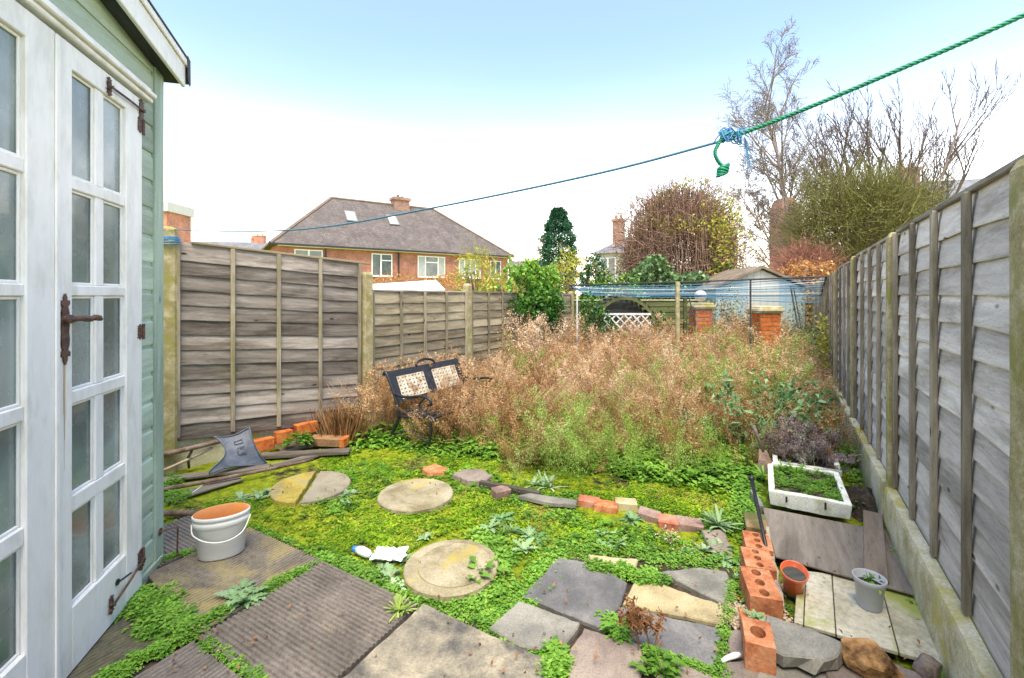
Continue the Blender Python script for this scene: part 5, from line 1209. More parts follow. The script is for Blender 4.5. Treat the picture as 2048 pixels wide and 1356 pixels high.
# far terrace, left
a = zA(290, 590, 62); b = zA(545, 590, 64); a.z = b.z = 0
house(a, b, 8, 7.2, 9.4, M['housebrick'], M['slate'], 'distant slate-roofed terrace with an orange chimney stack left of the semi-detached house', 'terraced_house', 0, ((13.2, 4, 1.3, 1.0, 10.2, M['redbrick']), (12.0, 4.5, .4, .6, 9.9, M['redbrick'])))
a = zA(304, 590, 40); a.z = 0; b = zA(334, 590, 40); b.z = 0
tb = thing('brick_stack', 'orange brick gable end with a grey coping just right of the shed corner', 'building', a)
m = MB(); m.bx(0, (b-a).length, 0, 3, 0, 8.9); m.build('wall', M['redbrick'], tb, frame(a, b-a)); m = MB(); m.add([(-.3, -.2, 8.9), (1.5, -.2, 8.9), (1.5, 3.2, 8.9), (-.3, 3.2, 8.9), (-.3, -.2, 9.9), (1.5, -.2, 9.75), (1.5, 3.2, 9.75), (-.3, 3.2, 9.9)], [(3,2,1,0), (4,5,6,7), (0,1,5,4), (1,2,6,5), (2,3,7,6), (3,0,4,7)]); m.build('coping', M['curtain'], tb, frame(a, b-a))
# grey roof behind conifer
a = zA(1022, 590, 52); b = zA(1100, 590, 52); a.z = b.z = 0
house(a, b, 7, 3.9, 5.7, M['housebrick'], M['slate'], 'low grey-roofed building seen between the brick house and the conifer', 'bungalow')
# middle house with chimney and white bay
a = zA(1190, 590, 34); b = zA(1300, 590, 32); a.z = b.z = 0
house(a, b, 6, 4.6, 6.0, M['creampaint'], M['slate'], 'small pale rendered house with white windows and a tall chimney behind the vines', 'rendered_house', 1.2, ((1.2, 2.0, .75, .8, 7.2, M['chimbrick']),), ((.4, 1.6, 2.4, 4.3, (.5,)), (2.2, 3.6, 2.4, 4.3, (.33, .66))))
# right: tall brick chimney breast
a = zA(1563, 590, 19); b = zA(1604, 590, 19); a.z = b.z = 0
cb_ = thing('chimney_stack', 'tall plain brick chimney stack rising beside the birch tree', 'chimney', a)
m = MB(); m.bx(0, .86, 0, .9, 0, 5.2); m.build('stack', M['chimbrick'], cb_, frame(a, b-a)); m = MB(); m.add([(0, 0, 5.2), (.86, 0, 5.2), (.86, .9, 5.2), (0, .9, 5.2), (.15, .1, 5.65), (.5, .1, 5.65), (.5, .8, 5.65), (.15, .8, 5.65)], [(4,5,6,7), (0,1,5,4), (1,2,6,5), (2,3,7,6), (3,0,4,7)]); m.build('shoulder', M['chimbrick'], cb_, frame(a, b-a))
# right slate-roof house
a = zA(1790, 590, 27); b = zA(2110, 590, 25); a.z = b.z = 0
house(a, b, 7, 6.3, 8.9, M['housebrick'], M['slate'], 'brick house with a dark slate roof and square chimney beyond the right fence', 'house', 0, ((1.6, 2.2, 1.0, .9, 9.3, M['chimbrick']),))

# ------------------------------------------------------------------ trees
def branch_tree(cloud, base, h, seed, n0=1, spread=.5, r0=.1, levels=4, kids=(5, 5, 4, 3), lens=(.6, .5, .5, .5), up=.3, gravity=0, wob=.12, tips=None, vv=.5, start=.3, sides=(6, 4, 3, 3, 3), rmin=.008, dirs=None, straight=.1):
    rn = np.random.RandomState(seed)
    def grow(p, d, L_, r, lv):
        n = (7, 6, 5, 4, 3)[min(lv, 4)]; pts = [p]; dd = d / np.linalg.norm(d)
        for i in range(n):
            dd = dd + rn.randn(3) * wob + np.array([0, 0, (up if lv else .1) * .15 - gravity * .12 * lv]); dd /= np.linalg.norm(dd); pts.append(pts[-1] + dd * L_ / n)
        pts = np.array(pts); rr = np.linspace(r, max(rmin*.6, r * .35), n+1)
        V, Tt = ntube(pts, rr, sides[min(lv, 4)]); cloud[0 if lv < 2 else 1].raw(V, Tt, np.full(len(V), min(1, max(0, vv + rn.randn() * .25))))
        if lv + 1 < levels:
            for k in range(kids[lv]):
                t = start + (1 - start) * (k + rn.rand()) / kids[lv]; i = min(n-1, int(t*n)); q = pts[i] + (pts[i+1]-pts[i])*(t*n-i)
                ax = pts[i+1]-pts[i]; ax /= np.linalg.norm(ax); s = rn.randn(3); s -= s.dot(ax)*ax; s /= np.linalg.norm(s)
                nd = ax * (1 - spread) + s * spread + np.array([0, 0, up*.3]); grow(q, nd, L_ * lens[lv] * (1.15 - .5*t) * rn.uniform(.7, 1.2), max(rmin, r * .5 * (1.2 - .6*t)), lv+1)
        elif tips is not None: tips.append(pts[-1]); tips.append(pts[len(pts)//2])
    for dd_ in (dirs or []): grow(np.array(base, float), np.array(dd_[:3], float), dd_[3], r0*dd_[4], 0)
    for k in range(0 if dirs else n0):
        a = rn.rand()*6.283; d = np.array([math.cos(a)*spread*.55*(n0 > 1), math.sin(a)*spread*.55*(n0 > 1), 1.0]); grow(np.array(base, float), d, h*(1 if k == 0 else rn.uniform(.7, 1)), r0, 0)
def tree(name, label, base, h, matT, matC, leafmat=None, **kw):
    t = thing(name, label, 'tree', base); A, B = Cloud(), Cloud(); tips = []
    branch_tree((A, B), base, h, tips=tips, **kw); A.build('trunk', matT, t)
    if B.V: B.build('crown', matC, t)
    return t, np.array(tips)
b = zA(1600, 590, 20); t, tips = tree('birch_tree', 'tall bare birch with fine drooping twigs and a pinkish trunk', (b.x, 20, 0), 10, M['bpink'], M['twig'], seed=5, spread=.5, r0=.12, levels=5, kids=(16, 7, 6, 4), lens=(.36, .52, .5, .55), up=.55, gravity=.4, wob=.055, start=.25, rmin=.0095, vv=.5, dirs=[(-.15, 0, 1, 9.9, 1), (.05, .06, 1, 8.3, .8), (-.42, -.1, 1, 6.2, .6)])
cl = Cloud(); tp = tips[rs.rand(len(tips)) < .9]; leaves(cl, tp, .045, 0, v=rs.rand(len(tp)) * .5); cl.build('catkins', M['bark'], t)
b = zA(1772, 590, 17); t, tips = tree('bare_tree', 'many-stemmed bare tree fanning out above the green hawthorn', (b.x, 17, 0), 8.0, M['bark'], M['bark'], seed=12, spread=.36, r0=.10, levels=4, kids=(11, 6, 4), lens=(.40, .48, .5), up=.45, wob=.05, start=.3, rmin=.010, vv=.2, dirs=[(-.46 + .10*k, .12*((k % 3) - 1), 1, (6.0, 6.9, 7.3, 6.6, 7.8, 7.4, 8.0, 7.8, 7.4, 6.6, 5.8)[k], .7 + .3*(k % 2)) for k in range(11)])
# hawthorn: dense olive twigs
def bush(name, label, c, rx, ry, rz_, mat, n, size, tw=None, cat='bush', zlo=0, leafmat=None, nleaf=0, twl=.5, twr=.005, aspect=.5, up=.3):
    t = thing(name, label, cat, (c[0], c[1], 0)); cl = Cloud()
    st = Cloud(); 
    for k in range(7):
        a = rs.rand()*6.28; e = np.array([c[0] + rx*.5*math.cos(a), c[1] + ry*.5*math.sin(a), c[2] + rz_*.4]); s = np.array([c[0] + .1*math.cos(a), c[1] + .1*math.sin(a), 0]); V, Tt = ntube([s, (s+e)/2 + rs.randn(3)*.1, e], [.05, .035, .015], 5); st.raw(V, Tt, np.full(len(V), .3))
    st.build('trunk', M['bark'], t)
    def samp(n, shell=.55, amp=.35 if name != 'vine_covered_tree' else .55):
        d = rs.randn(n, 3); d /= np.linalg.norm(d, axis=1)[:, None]; r_ = shell + (1-shell)*rs.rand(n)**.6
        lump = np.array([1 + amp*noise.noise(Vector((q[0]*2.3, q[1]*2.3, q[2]*2.3 + c[0]))) for q in d]); return np.array(c) + d * (r_*lump)[:, None] * [rx, ry, rz_], d
    if tw:
        p, d = samp(tw, .3); q = d * .8 + rs.randn(tw, 3)*.7 + [0, 0, .25]; q /= np.linalg.norm(q, axis=1)[:, None]
        tv, tt = ntube([[0,0,0],[.5,.03,.0],[1,0,.02]], [1., .7, .3], 3)
        ln = twl * (.5 + rs.rand(tw)); y = np.cross(q, rs.randn(tw, 3)); y /= np.linalg.norm(y, axis=1)[:, None]; z = np.cross(q, y)
        L0 = tv[:, 0].clip(0, 1); P_ = p[:, None] + q[:, None] * (tv[None, :, 0:1] * ln[:, None, None]) + y[:, None]*(tv[None, :, 1:2]*twr*(1)) + z[:, None]*(tv[None, :, 2:3]*twr)
        cl.raw(P_.reshape(-1, 3), (tt[None] + (np.arange(tw)*len(tv))[:, None, None]).reshape(-1, 3), np.repeat(rs.rand(tw), len(tv)))
        cl.build('branches' if (n or nleaf) else 'crown', mat, t); cl = Cloud()
    if n:
        p, d = samp(n); p = p[p[:, 2] > zlo]; leaves(cl, p, size*(.6 + .8*rs.rand(len(p))), up, aspect=aspect); cl.build('crown', leafmat or mat, t)
    return t
b = zA(1725, 0, 14); bush('hawthorn_bush', 'dense olive-green twiggy hawthorn in front of the bare trees', (b.x, 14, 3.25), 2.1, 1.6, 2.1, M['haw'], 12000, .065, tw=6000, twl=.8, twr=.009, leafmat=M['haw'], cat='bush')
# conifer
b = zA(1117, 0, 22); t = thing('conifer', 'dark green cone-shaped conifer standing alone against the sky', 'tree', (b.x, 22, 0)); cl = Cloud()
m = MB(); m.tube([(b.x, 22, 0), (b.x, 22, 5.0)], [.12, .03], 6); m.build('trunk', M['plank'], t)
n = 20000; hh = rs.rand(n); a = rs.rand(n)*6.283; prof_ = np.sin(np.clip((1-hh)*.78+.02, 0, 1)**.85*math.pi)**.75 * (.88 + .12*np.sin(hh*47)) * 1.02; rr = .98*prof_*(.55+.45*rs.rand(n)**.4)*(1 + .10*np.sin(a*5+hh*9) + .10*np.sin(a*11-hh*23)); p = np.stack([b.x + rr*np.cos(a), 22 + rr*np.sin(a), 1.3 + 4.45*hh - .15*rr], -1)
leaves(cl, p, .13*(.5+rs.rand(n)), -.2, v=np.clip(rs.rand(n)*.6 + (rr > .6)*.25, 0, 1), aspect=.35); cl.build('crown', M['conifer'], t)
# vine-smothered tree
b = zA(1360, 0, 14.5); vt = bush('vine_covered_tree', 'rounded tree smothered in brown hanging vine stems with yellow-green leaves', (b.x, 14.5, 3.0), 1.75, 1.4, 2.0, M['vine'], 0, 0, tw=5200, twl=.65, twr=.011, cat='tree')
cl = Cloud(); n = 2600
for k in range(900):   # hanging vines
    a = rs.rand()*6.283; q = rs.rand()**.5; x0 = b.x + 1.75*q*math.cos(a); y0 = 14.5 + 1.3*q*math.sin(a); z0 = 3.0 + 1.95*math.sqrt(max(0, 1-q*q)) ; ln = rs.uniform(.8, 2.6)
    pts_ = [[x0 + .12*math.sin(s*3 + k)*s, y0 - .1*s, z0 - ln*s] for s in np.linspace(0, 1, 6)]; V, Tt = ntube(pts_, .009, 3); cl.raw(V, Tt, np.full(len(V), rs.rand()))
cl.build('hanging_vines', M['vine'], vt)
cl = Cloud(); n = 2600; a = rs.rand(n)*6.283; q = rs.rand(n); th = rs.rand(n)*1.4
p = np.stack([b.x + .35 + 1.8*np.cos(a)*np.sin(th), 14.5 - 1.5*abs(np.sin(a))*np.sin(th), 3.0 + 2.1*np.cos(th)*(.7+.4*rs.rand(n))], -1)
p = p[np.array([noise.noise(Vector((x*1.6, y*1.6, z*1.2))) > (-.02 if x > b.x + .1 else .14) for x, y, z in p])]; leaves(cl, p, .10, .2)
n2 = 700; p2 = np.stack([b.x + .75 + .22*rs.randn(n2), 13.1 + .1*rs.randn(n2), 1.6 + 2.2*rs.rand(n2)], -1); leaves(cl, p2, .11, .2); cl.build('yellow_leaves', M['yell'], vt)
# small drooping tree left of it
b = zA(1205, 0, 16); t, tips = tree('weeping_tree', 'small half-bare weeping tree left of the vine-covered tree', (b.x + .9, 16, 0), 3.9, M['bark'], M['bark'], seed=21, n0=2, spread=.75, r0=.06, levels=4, kids=(7, 7, 5), lens=(.55, .5, .5), up=.1, gravity=1.0, start=.45, rmin=.009)
cl = Cloud(); tp = np.repeat(tips, 2, 0) + rs.randn(len(tips)*2, 3)*.08; leaves(cl, tp, .085, 0, v=rs.rand(len(tp))*.7); cl.build('leaves', foliage('dull_leaves', [(.12, .12, .05), (.24, .2, .1), (.34, .32, .1)]), t)
# far birches
for i, (px, Z, h) in enumerate(((1490, 34, 6.0), (1525, 36, 5.6), (1455, 36, 5.8))):
    b = zA(px, 0, Z); lb_ = ('hazy far bare tree left of the brick chimney stack, the nearest of three', 'hazy far bare tree closest to the brick chimney stack', 'hazy far bare tree behind the vine-covered tree')[i]
    tree('bare_tree', lb_, (b.x, Z, 0), h, M['greyt'], M['greyt'], seed=31+i, n0=3, spread=.45, r0=.06, levels=4, kids=(7, 6, 4), lens=(.5, .5, .5), up=.4, gravity=.4, start=.3, rmin=.016, vv=.7)
# hedges / shrubs behind the garden
hdg = Cloud(); n = 9000; x = rs.uniform(3.2, 8.3, n); zt_ = 2.15 + .25*np.sin(x*2.1) + .18*np.sin(x*5.3) - .18*np.clip(x-6, 0, 9); y = 12.0 + rs.rand(n)*1.0 + (x - 5)*.12
z = zt_*(1 - rs.rand(n)**2*.75); msk = ~((x > 5.5) & (x < 8.1) & (y < 13)); y = np.where(msk, y, y + 2.4); leaves(hdg, np.stack([x, y, z], -1), .115*(.6 + .7*rs.rand(n)), .35, aspect=.75)
hdg.build('ivy_hedge', M['ivyd'], None, 'ivy-covered hedge behind the back fence and the drying frame', 'hedge')
def shrubq(name, label, px, Z, zc, rx, rz_, mat, n, size, **k):
    b = zA(px, 0, Z); return bush(name, label, (b.x, Z, zc), rx, rx*.8, rz_, mat, n, size, leafmat=mat, **k)
shrubq('shrub', 'yellow-green shrub in front of the conifer above the ivy', 1150, 12.5, 1.9, .9, .85, M['yell'], 1700, .09, tw=200, twl=.4)
shrubq('shrub', 'small blue-green conifer-like shrub between the ivy and the drying frame', 1188, 12.0, 1.9, .38, .75, M['conifer'], 1300, .09)
shrubq('shrub', 'bright green shrub just behind the left end of the drying frame', 1225, 11.6, 1.55, .8, .55, M['ivy'], 1800, .08)
shrubq('bamboo', 'tall yellow bamboo-like clump behind the low left fence', 955, 11.5, 1.7, .55, 1.1, M['yell'], 900, .20, tw=160, twl=.7, aspect=.16)
shrubq('shrub', 'second yellowish shrub right of the bamboo, over the low fence', 995, 10.8, 1.5, .5, .65, M['yell'], 800, .10, tw=120, twl=.5)
shrubq('shrub', 'orange-leaved shrub beside the white roof in front of the brick house', 900, 15, 1.55, .95, .75, M['orangel'], 1800, .08, tw=400, twl=.4)
shrubq('shrub', 'brownish-orange twiggy shrub behind the white roof', 800, 17, 1.6, 1.6, .75, M['orangel'], 1800, .08, tw=600, twl=.5)
b = zA(1650, 0, 11.6); t = bush('beech_hedge', 'orange-brown leafy hedge over the far end of the right fence', (b.x + .25, 12.6, 1.7), 1.15, .9, .85, M['redt'], 4200, .085, tw=500, twl=.5, leafmat=M['orangel'], cat='hedge')
bush('shrub', 'reddish twiggy shrub rising behind the orange hedge', (b.x + .6, 13.3, 2.3), .9, .6, .7, M['redt'], 0, 0, tw=1500, twl=.45, twr=.008)
b = zA(1035, 0, 24); tree('bare_tree', 'small bare shrub tree at the right corner of the brick house', (b.x, 24, 0), 4.3, M['redt'], M['redt'], seed=77, n0=4, spread=.5, r0=.04, levels=3, kids=(6, 5), lens=(.5, .5), up=.5, rmin=.012)

# ------------------------------------------------------------------ ivy on the left fence
ivt = thing('ivy', 'bright green ivy mass spilling over the end of the low left fence', 'ivy', (.45, 8.5, 0)); cl = Cloud()
def onf(s, out, z): q = P1 + FD * s - FN * out; return [q.x, q.y, z]
n = 10500; s = np.clip(rs.randn(n)*.62, -1.25, 1.25) + 3.95; z = 2.08 - rs.rand(n)**1.15*1.45; hw = 1.05 - abs(z - 1.55)*.62; s = 3.95 + (s - 3.95)*hw; z = z + .22*np.array([noise.noise(Vector((q*3.1, 0, 0))) for q in s])
thk = .35*(1 - ((z-1.4)/.9)**2).clip(0, 1); o_ = rs.uniform(-.3, 1, n)*thk + .05
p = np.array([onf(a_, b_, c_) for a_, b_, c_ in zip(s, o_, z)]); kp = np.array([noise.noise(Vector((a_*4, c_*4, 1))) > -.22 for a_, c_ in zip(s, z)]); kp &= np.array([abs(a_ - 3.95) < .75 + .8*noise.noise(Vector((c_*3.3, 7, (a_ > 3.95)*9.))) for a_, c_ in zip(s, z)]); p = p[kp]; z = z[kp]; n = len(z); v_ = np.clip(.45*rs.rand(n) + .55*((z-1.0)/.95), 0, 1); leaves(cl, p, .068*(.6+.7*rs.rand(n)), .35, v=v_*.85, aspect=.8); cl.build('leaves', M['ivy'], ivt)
cl = Cloud(); n = 3000; s = rs.randn(n)*.20 + 4.3; z = rs.rand(n)*1.35 + .1; p = np.array([onf(a_, .12 + .12*rs.rand(), c_) for a_, c_ in zip(s, z)]); leaves(cl, p, .07, .3, v=rs.rand(n)*.45, aspect=.8)
for k in range(46):
    s0 = rs.uniform(2.9, 5.0); q0 = np.array(onf(s0, rs.uniform(-.1, .3), rs.uniform(1.5, 2.0))); dv = rs.randn(3)*[.22, .12, .12] + [0, 0, .16]; t_ = np.linspace(0, 1, 16)[:, None]; leaves(cl, q0 + dv*t_*1.3 - np.array([0, 0, .12])*t_**2 + rs.randn(16, 3)*.015, .075, .3, v=.4+.6*rs.rand(16), aspect=.75)
cl.build('trailing_stems', M['ivy'], ivt)

# ------------------------------------------------------------------ garden weeds
def side(x, y):   # distance from the left fence line and from the right fence line (positive inside)
    dl = (x - P1.x)*(-FN.x) + (y - P1.y)*(-FN.y); dr = (Q0.x - x)*(-FN.x)*1 + (Q0.y - y)*(-FN.y); return dl, dr
def sample(n, x0, x1, y0, y1, cond):
    o = []; tot = 0
    while tot < n:
        x = rs.uniform(x0, x1, n*2); y = rs.uniform(y0, y1, n*2); dl, dr = side(x, y); ok = (dl > .08) & (dr > .10) & cond(x, y); o.append(np.stack([x[ok], y[ok]], -1)); tot += ok.sum()
        if ok.sum() == 0: break
    return np.concatenate(o)[:n]
def fbm(x, y, s, k=0): return np.array([noise.noise(Vector((a*s, b_*s, k))) for a, b_ in zip(x, y)])
def stalk(h, nb, seed, spread=.35, seedsz=.014, thick=.0022, arch=.25, fine=5):
    """dry many-branched stalk with feathery top"""
    rn = np.random.RandomState(seed); V = []; Tt = []; A = []; n = 0
    def addt(pts, r, a, sides=3):
        nonlocal n
        v, t = ntube(pts, r, sides); V.append(v); Tt.append(t + n); A.append(np.full(len(v), a)); n += len(v)
    d = rn.randn(2)*arch; main = np.array([[d[0]*t*t*h, d[1]*t*t*h, h*t] for t in np.linspace(0, 1, 6)]); addt(main, np.linspace(thick, thick*.4, 6), -.12)
    for k in range(nb):
        t = rn.uniform(.3, 1); i = min(4, int(t*5)); p = main[i] + (main[i+1]-main[i])*(t*5-i); a = rn.rand()*6.283; ln = h*spread*(1.25-t)*rn.uniform(.5, 1.2)
        q = p + np.array([math.cos(a)*ln*.55, math.sin(a)*ln*.55, ln*.85]); mid = (p+q)/2 + np.array([math.cos(a), math.sin(a), -.5])*ln*.1
        v = np.array([p, mid, q]); side_ = np.array([-math.sin(a), math.cos(a), 0])*thick*.55
        vv_ = np.array([p-side_, p+side_, mid-side_*.8, mid+side_*.8, q]); V.append(vv_); Tt.append(np.array([[0,1,3],[0,3,2],[2,3,4]]) + n); A.append(np.full(5, rn.uniform(-.1, .1))); n += 5
        m_ = fine; c = p + (q-p)*rn.uniform(.35, 1.1, (m_, 1)) + rn.randn(m_, 3)*ln*.10; R_ = randrot(m_, 0); s = seedsz*rn.uniform(.6, 1.5, (m_, 1, 1))
        tr = np.array([[0,0,0],[1.6,.28,0],[1.3,-.30,.2]]); P_ = np.einsum('kij,nj->kni', R_, tr)*s + c[:, None]; V.append(P_.reshape(-1, 3)); Tt.append((np.arange(m_*3).reshape(-1, 3)) + n); A.append(np.repeat(rn.uniform(-.05, .35, m_), 3)); n += m_*3
    return np.concatenate(V), np.concatenate(Tt), np.concatenate(A)
tm = [stalk(1.0, 34, 100+k, fine=8, seedsz=.018, thick=.0042) for k in range(6)]
def straw(seed, nst=9):
    rn = np.random.RandomState(seed); V = []; Tt = []; A = []; n = 0; ln_ = rn.uniform(-.5, .5, 2)*.6
    for k in range(nst):
        o_ = rn.randn(2)*.035; a = ln_ + rn.randn(2)*.18; h = rn.uniform(.7, 1.08)
        p = np.array([[o_[0] + a[0]*t**1.7, o_[1] + a[1]*t**1.7, h*t - .12*t**3*abs(a[0])] for t in np.linspace(0, 1, 6)]); v, t = ntube(p, np.linspace(.0030, .0012, 6), 3); V.append(v); Tt.append(t + n); A.append(np.full(len(v), rn.uniform(-.1, .2))); n += len(v)
        m_ = 16; c = p[4] + (p[5]-p[4])*rn.uniform(-.9, 1.1, (m_, 1)) + rn.randn(m_, 3)*.014; R_ = randrot(m_, 0); sz = .013*rn.uniform(.6, 1.6, (m_, 1, 1)); tr = np.array([[0,0,0],[1.9,.2,0],[1.6,-.22,.15]])
        P_ = np.einsum('kij,nj->kni', R_, tr)*sz + c[:, None]; V.append(P_.reshape(-1, 3)); Tt.append(np.arange(m_*3).reshape(-1, 3) + n); A.append(np.repeat(rn.uniform(-.15, .3, m_), 3)); n += m_*3
    return np.concatenate(V), np.concatenate(Tt), np.concatenate(A)
tm += [straw(500+k) for k in range(6)]
dry = Cloud()
def dens(x, y): return ((y > 4.95 - .10*(x)) & (y < 10.2))
def place(cloud, tmpls, pts, hmin, hmax, tilt=.18, vlo=.12, vhi=.80, zoff=-.01):
    K_ = len(pts); idx = rs.randint(0, len(tmpls), K_); h = rs.uniform(hmin, hmax, K_) if np.isscalar(hmin) else hmin
    v = vlo + (vhi-vlo)*(.62*rs.rand(K_) + .38*np.clip(.5 + fbm(pts[:, 0], pts[:, 1], 2.2, 5)*1.6, 0, 1))
    for k, (a, b_, c) in enumerate(tmpls):
        m_ = idx == k; cloud.put(a, b_, np.column_stack([pts[m_], np.full(m_.sum(), zoff)]), sc=h[m_], tilt=np.abs(rs.randn(m_.sum()))*tilt, v=v[m_], tva=c)
pts = sample(3900, -1.8, 7, 4.3, 10.3, lambda x, y: (y > 5.0 - .12*x + .35*np.sin(x*3)) & ~((x < -.1) & (y < 5.4 + 0*x) & (x > -1.4)))
keep = (fbm(pts[:, 0], pts[:, 1], 2.1, 4) + .5*rs.rand(len(pts))) > .02; pts = pts[keep]
hh_ = (.54 + .066*(pts[:, 1]-5).clip(0, 5)) * (.62 + .55*rs.rand(len(pts))) * (1 + .55*fbm(pts[:, 0], pts[:, 1], 1.3))
place(dry, tm, pts, hh_, None, .20)
# around the bench and along the front
pts = sample(330, -1.3, .3, 4.3, 5.9, lambda x, y: ((x - (-.55))*.86 - (y - 4.9)*.52 > -.25) & (y > 4.55)); place(dry, tm, pts, .32, .6, .5, .05, .6)
for _k in range(70):
    q_ = BMx @ Vector((rs.uniform(.35, 1.25), rs.uniform(-.15, .35), 0)); T_ = tm[rs.randint(len(tm))]; dry.put(T_[0], T_[1], np.array([[q_.x, q_.y, rs.uniform(.1, .3)]]), sc=rs.uniform(.22, .42), tilt=rs.uniform(.1, .8), v=rs.uniform(.05, .5), tva=T_[2])
pts = sample(130, -1.6, -.7, 4.6, 6.2, lambda x, y: side(x, y)[0] < .35); place(dry, tm, pts, .35, .8, .1, .2, .6)
pts = sample(420, -.3, 3.0, 3.9, 5.5, lambda x, y: fbm(x, y, 1.9, 2) > .02); place(dry, tm, pts, .25, .58, .4, .0, .5)
# tall ones by the ivy
pts = sample(40, .0, 1.9, 7.0, 9.0, lambda x, y: side(x, y)[0] < .7); place(dry, tm, pts, .95, 1.3, .06, .5, .8)
dry.build('dry_weeds', M['dry'], None, 'thicket of dry brown weed stalks filling the far half of the garden', 'weeds', kind='stuff')
# bent straw sheaves
sv_ = Cloud()
for (px, py, dx) in ((1225, 735, .5), (1285, 775, .55), (1110, 770, -.35), (1060, 800, -.4), (1180, 690, .1), (1330, 770, .5)):
    c = G(px, py + 75, 0)
    for k in range(130):
        o_ = rs.randn(2)*.12; ln = rs.uniform(.5, .8); a = rs.randn(2)*.12
        pts_ = [[c.x + o_[0] - (dx + a[0])*ln*t**1.5, c.y + o_[1] + a[1]*ln*t, ln*.75*t] for t in np.linspace(0, 1, 5)]; V, Tt = ntube(pts_, [.003, .003, .0025, .002, .001], 3); sv_.raw(V, Tt, np.full(len(V), rs.uniform(.35, .9)))
sv_.build('straw_sheaves', M['dry'], None, 'flattened bundles of pale straw among the dry weeds', 'straw', kind='stuff')
# green feathery weeds
tg = [stalk(1.0, 40, 200+k, spread=.42, seedsz=.018, thick=.003, arch=.5, fine=7) for k in range(5)]
gr = Cloud()
for (px, py, n_, hlo, hhi, rad_) in ((1170, 955, 34, .40, .62, .25), (1330, 945, 26, .30, .5, .28), (1560, 850, 16, .5, .7, .25), (1240, 830, 18, .5, .7, .25), (1010, 870, 18, .35, .5, .22), (1060, 800, 14, .6, .75, .2), (1430, 835, 24, .5, .75, .4), (1540, 830, 18, .6, .85, .3), (1390, 800, 12, .7, .8, .3), (1250, 860, 24, .4, .6, .3), (1440, 750, 16, .85, 1.0, .35), (1230, 880, 12, .4, .6, .3), (1400, 900, 22, .35, .5, .3), (1120, 890, 20, .4, .6, .25), (1590, 790, 14, .8, 1.0, .3), (1100, 940, 16, .3, .45, .25)):
    c = G(px, py, 0); pts = np.array([[c.x, c.y]]) + rs.randn(n_, 2)*rad_; place(gr, tg, pts, hlo, hhi, .35, .1, .9)
gr.build('feathery_weeds', M['fluff'], None, 'pale green feathery seeding weeds in front of the dry thicket', 'weeds', kind='stuff')
# low green weeds (leafy)
def rosette(nl, L_, seed, updeg=35, asp=.28, curl=.35):
    rn = np.random.RandomState(seed); V = []; Tt = []; n = 0
    for k in range(nl):
        a = 6.283*k/nl + rn.uniform(-.4, .4); e = R(updeg + rn.uniform(-25, 30)); ln = L_*rn.uniform(.6, 1.15); w_ = ln*asp; rows = 4 if asp < .2 else 11; pts_ = []
        for i in range(rows+1):
            t = i/rows; r_ = ln*t; z = math.sin(e)*r_ - curl*ln*t*t; x = math.cos(e)*r_; ww = w_/2*math.sin(math.pi*min(1, .12+t*.88))*(1 if i % 2 else (.75 if asp < .2 else .38))
            for s in (-1, 0, 1): pts_.append([x*math.cos(a) - s*ww*math.sin(a), x*math.sin(a) + s*ww*math.cos(a), z + (abs(s)*.15*ww)])
        pts_ = np.array(pts_); f = []
        for i in range(rows):
            for s in range(2): q = i*3+s; f += [[q, q+1, q+4], [q, q+4, q+3]]
        V.append(pts_); Tt.append(np.array(f) + n); n += len(pts_)
    return np.concatenate(V), np.concatenate(Tt)
def leafclump(nl, L_, seed, hgt):
    rn = np.random.RandomState(seed); tv, tt = leaf(1, .62, .15, .15); V = []; Tt = []
    for k in range(nl):
        a = rn.rand()*6.283; r_ = rn.rand()**.6; c = np.array([math.cos(a)*r_*.5, math.sin(a)*r_*.5, hgt*rn.rand()*(1.1-r_)]); b_ = a + rn.randn()*.6; e = rn.uniform(-.2, .7); ca, sa, ce, se = math.cos(b_), math.sin(b_), math.cos(e), math.sin(e)
        x = np.stack([tv[:, 0]*ce - tv[:, 2]*se, tv[:, 1], tv[:, 0]*se + tv[:, 2]*ce], -1)*L_*rn.uniform(.6, 1.2); V.append(np.stack([x[:, 0]*ca - x[:, 1]*sa, x[:, 0]*sa + x[:, 1]*ca, x[:, 2]], -1) + c); Tt.append(tt + k*len(tv))
    return np.concatenate(V), np.concatenate(Tt)
lc = [leafclump(22, .30, k, .5) for k in range(6)]; ros = [rosette(11, .5, k, 32, .42) for k in range(5)]
sp_ros = [rosette(14, .5, 50+k, 30, .13, .2) for k in range(4)]
slabpolys = []
def onslab(x, y):   # ground area covered by paving, boards, boxes
    u = x/np.maximum(y, .1)*F + CX; v_ = HY + F*(EYE)/np.maximum(y, .1)
    a = (v_ > 1118 + (u-640)*.42) & (u < 1125) & (u > 320) & (v_ > 1052)                      # ribbed slabs
    b_ = (v_ > 1112) & (u > 1045) & (v_ > 1112 + (1115-u)*1.1*(u < 1115)) & (u < 1470)
    wb = 1 + .25*np.sin(u*.21)*np.sin(v_*.33 + u*.05); c = ((u-622)/80)**2 + ((v_-968)/32)**2 < .86*wb; d = ((u-832)/76)**2 + ((v_-985)/34)**2 < .84*wb; e = ((u-903)/84)**2 + ((v_-1133)/58)**2 < .84*wb
    a2 = (u < 500) & (v_ > 1045) & (v_ > 1055 + (u-495)*.45)
    g = (u > 1500) & (v_ > 935)
    return a | a2 | b_ | c | d | e | g
def onbits(x, y):
    u = x/np.maximum(y, .1)*F + CX; v_ = HY + F*(EYE)/np.maximum(y, .1)
    return ((u > 1155) & (u < 1402) & (abs(v_ - (1005 + (u-1155)*.26)) < 20)) | ((abs(v_ - (950 - (u-480)*.2)) < 42) & (u < 640) & (u > 300)) | ((((u-778)/34)**2 + ((v_-1115)/18)**2) < 1) | ((((u-727)/30)**2 + ((v_-1102)/16)**2) < 1)
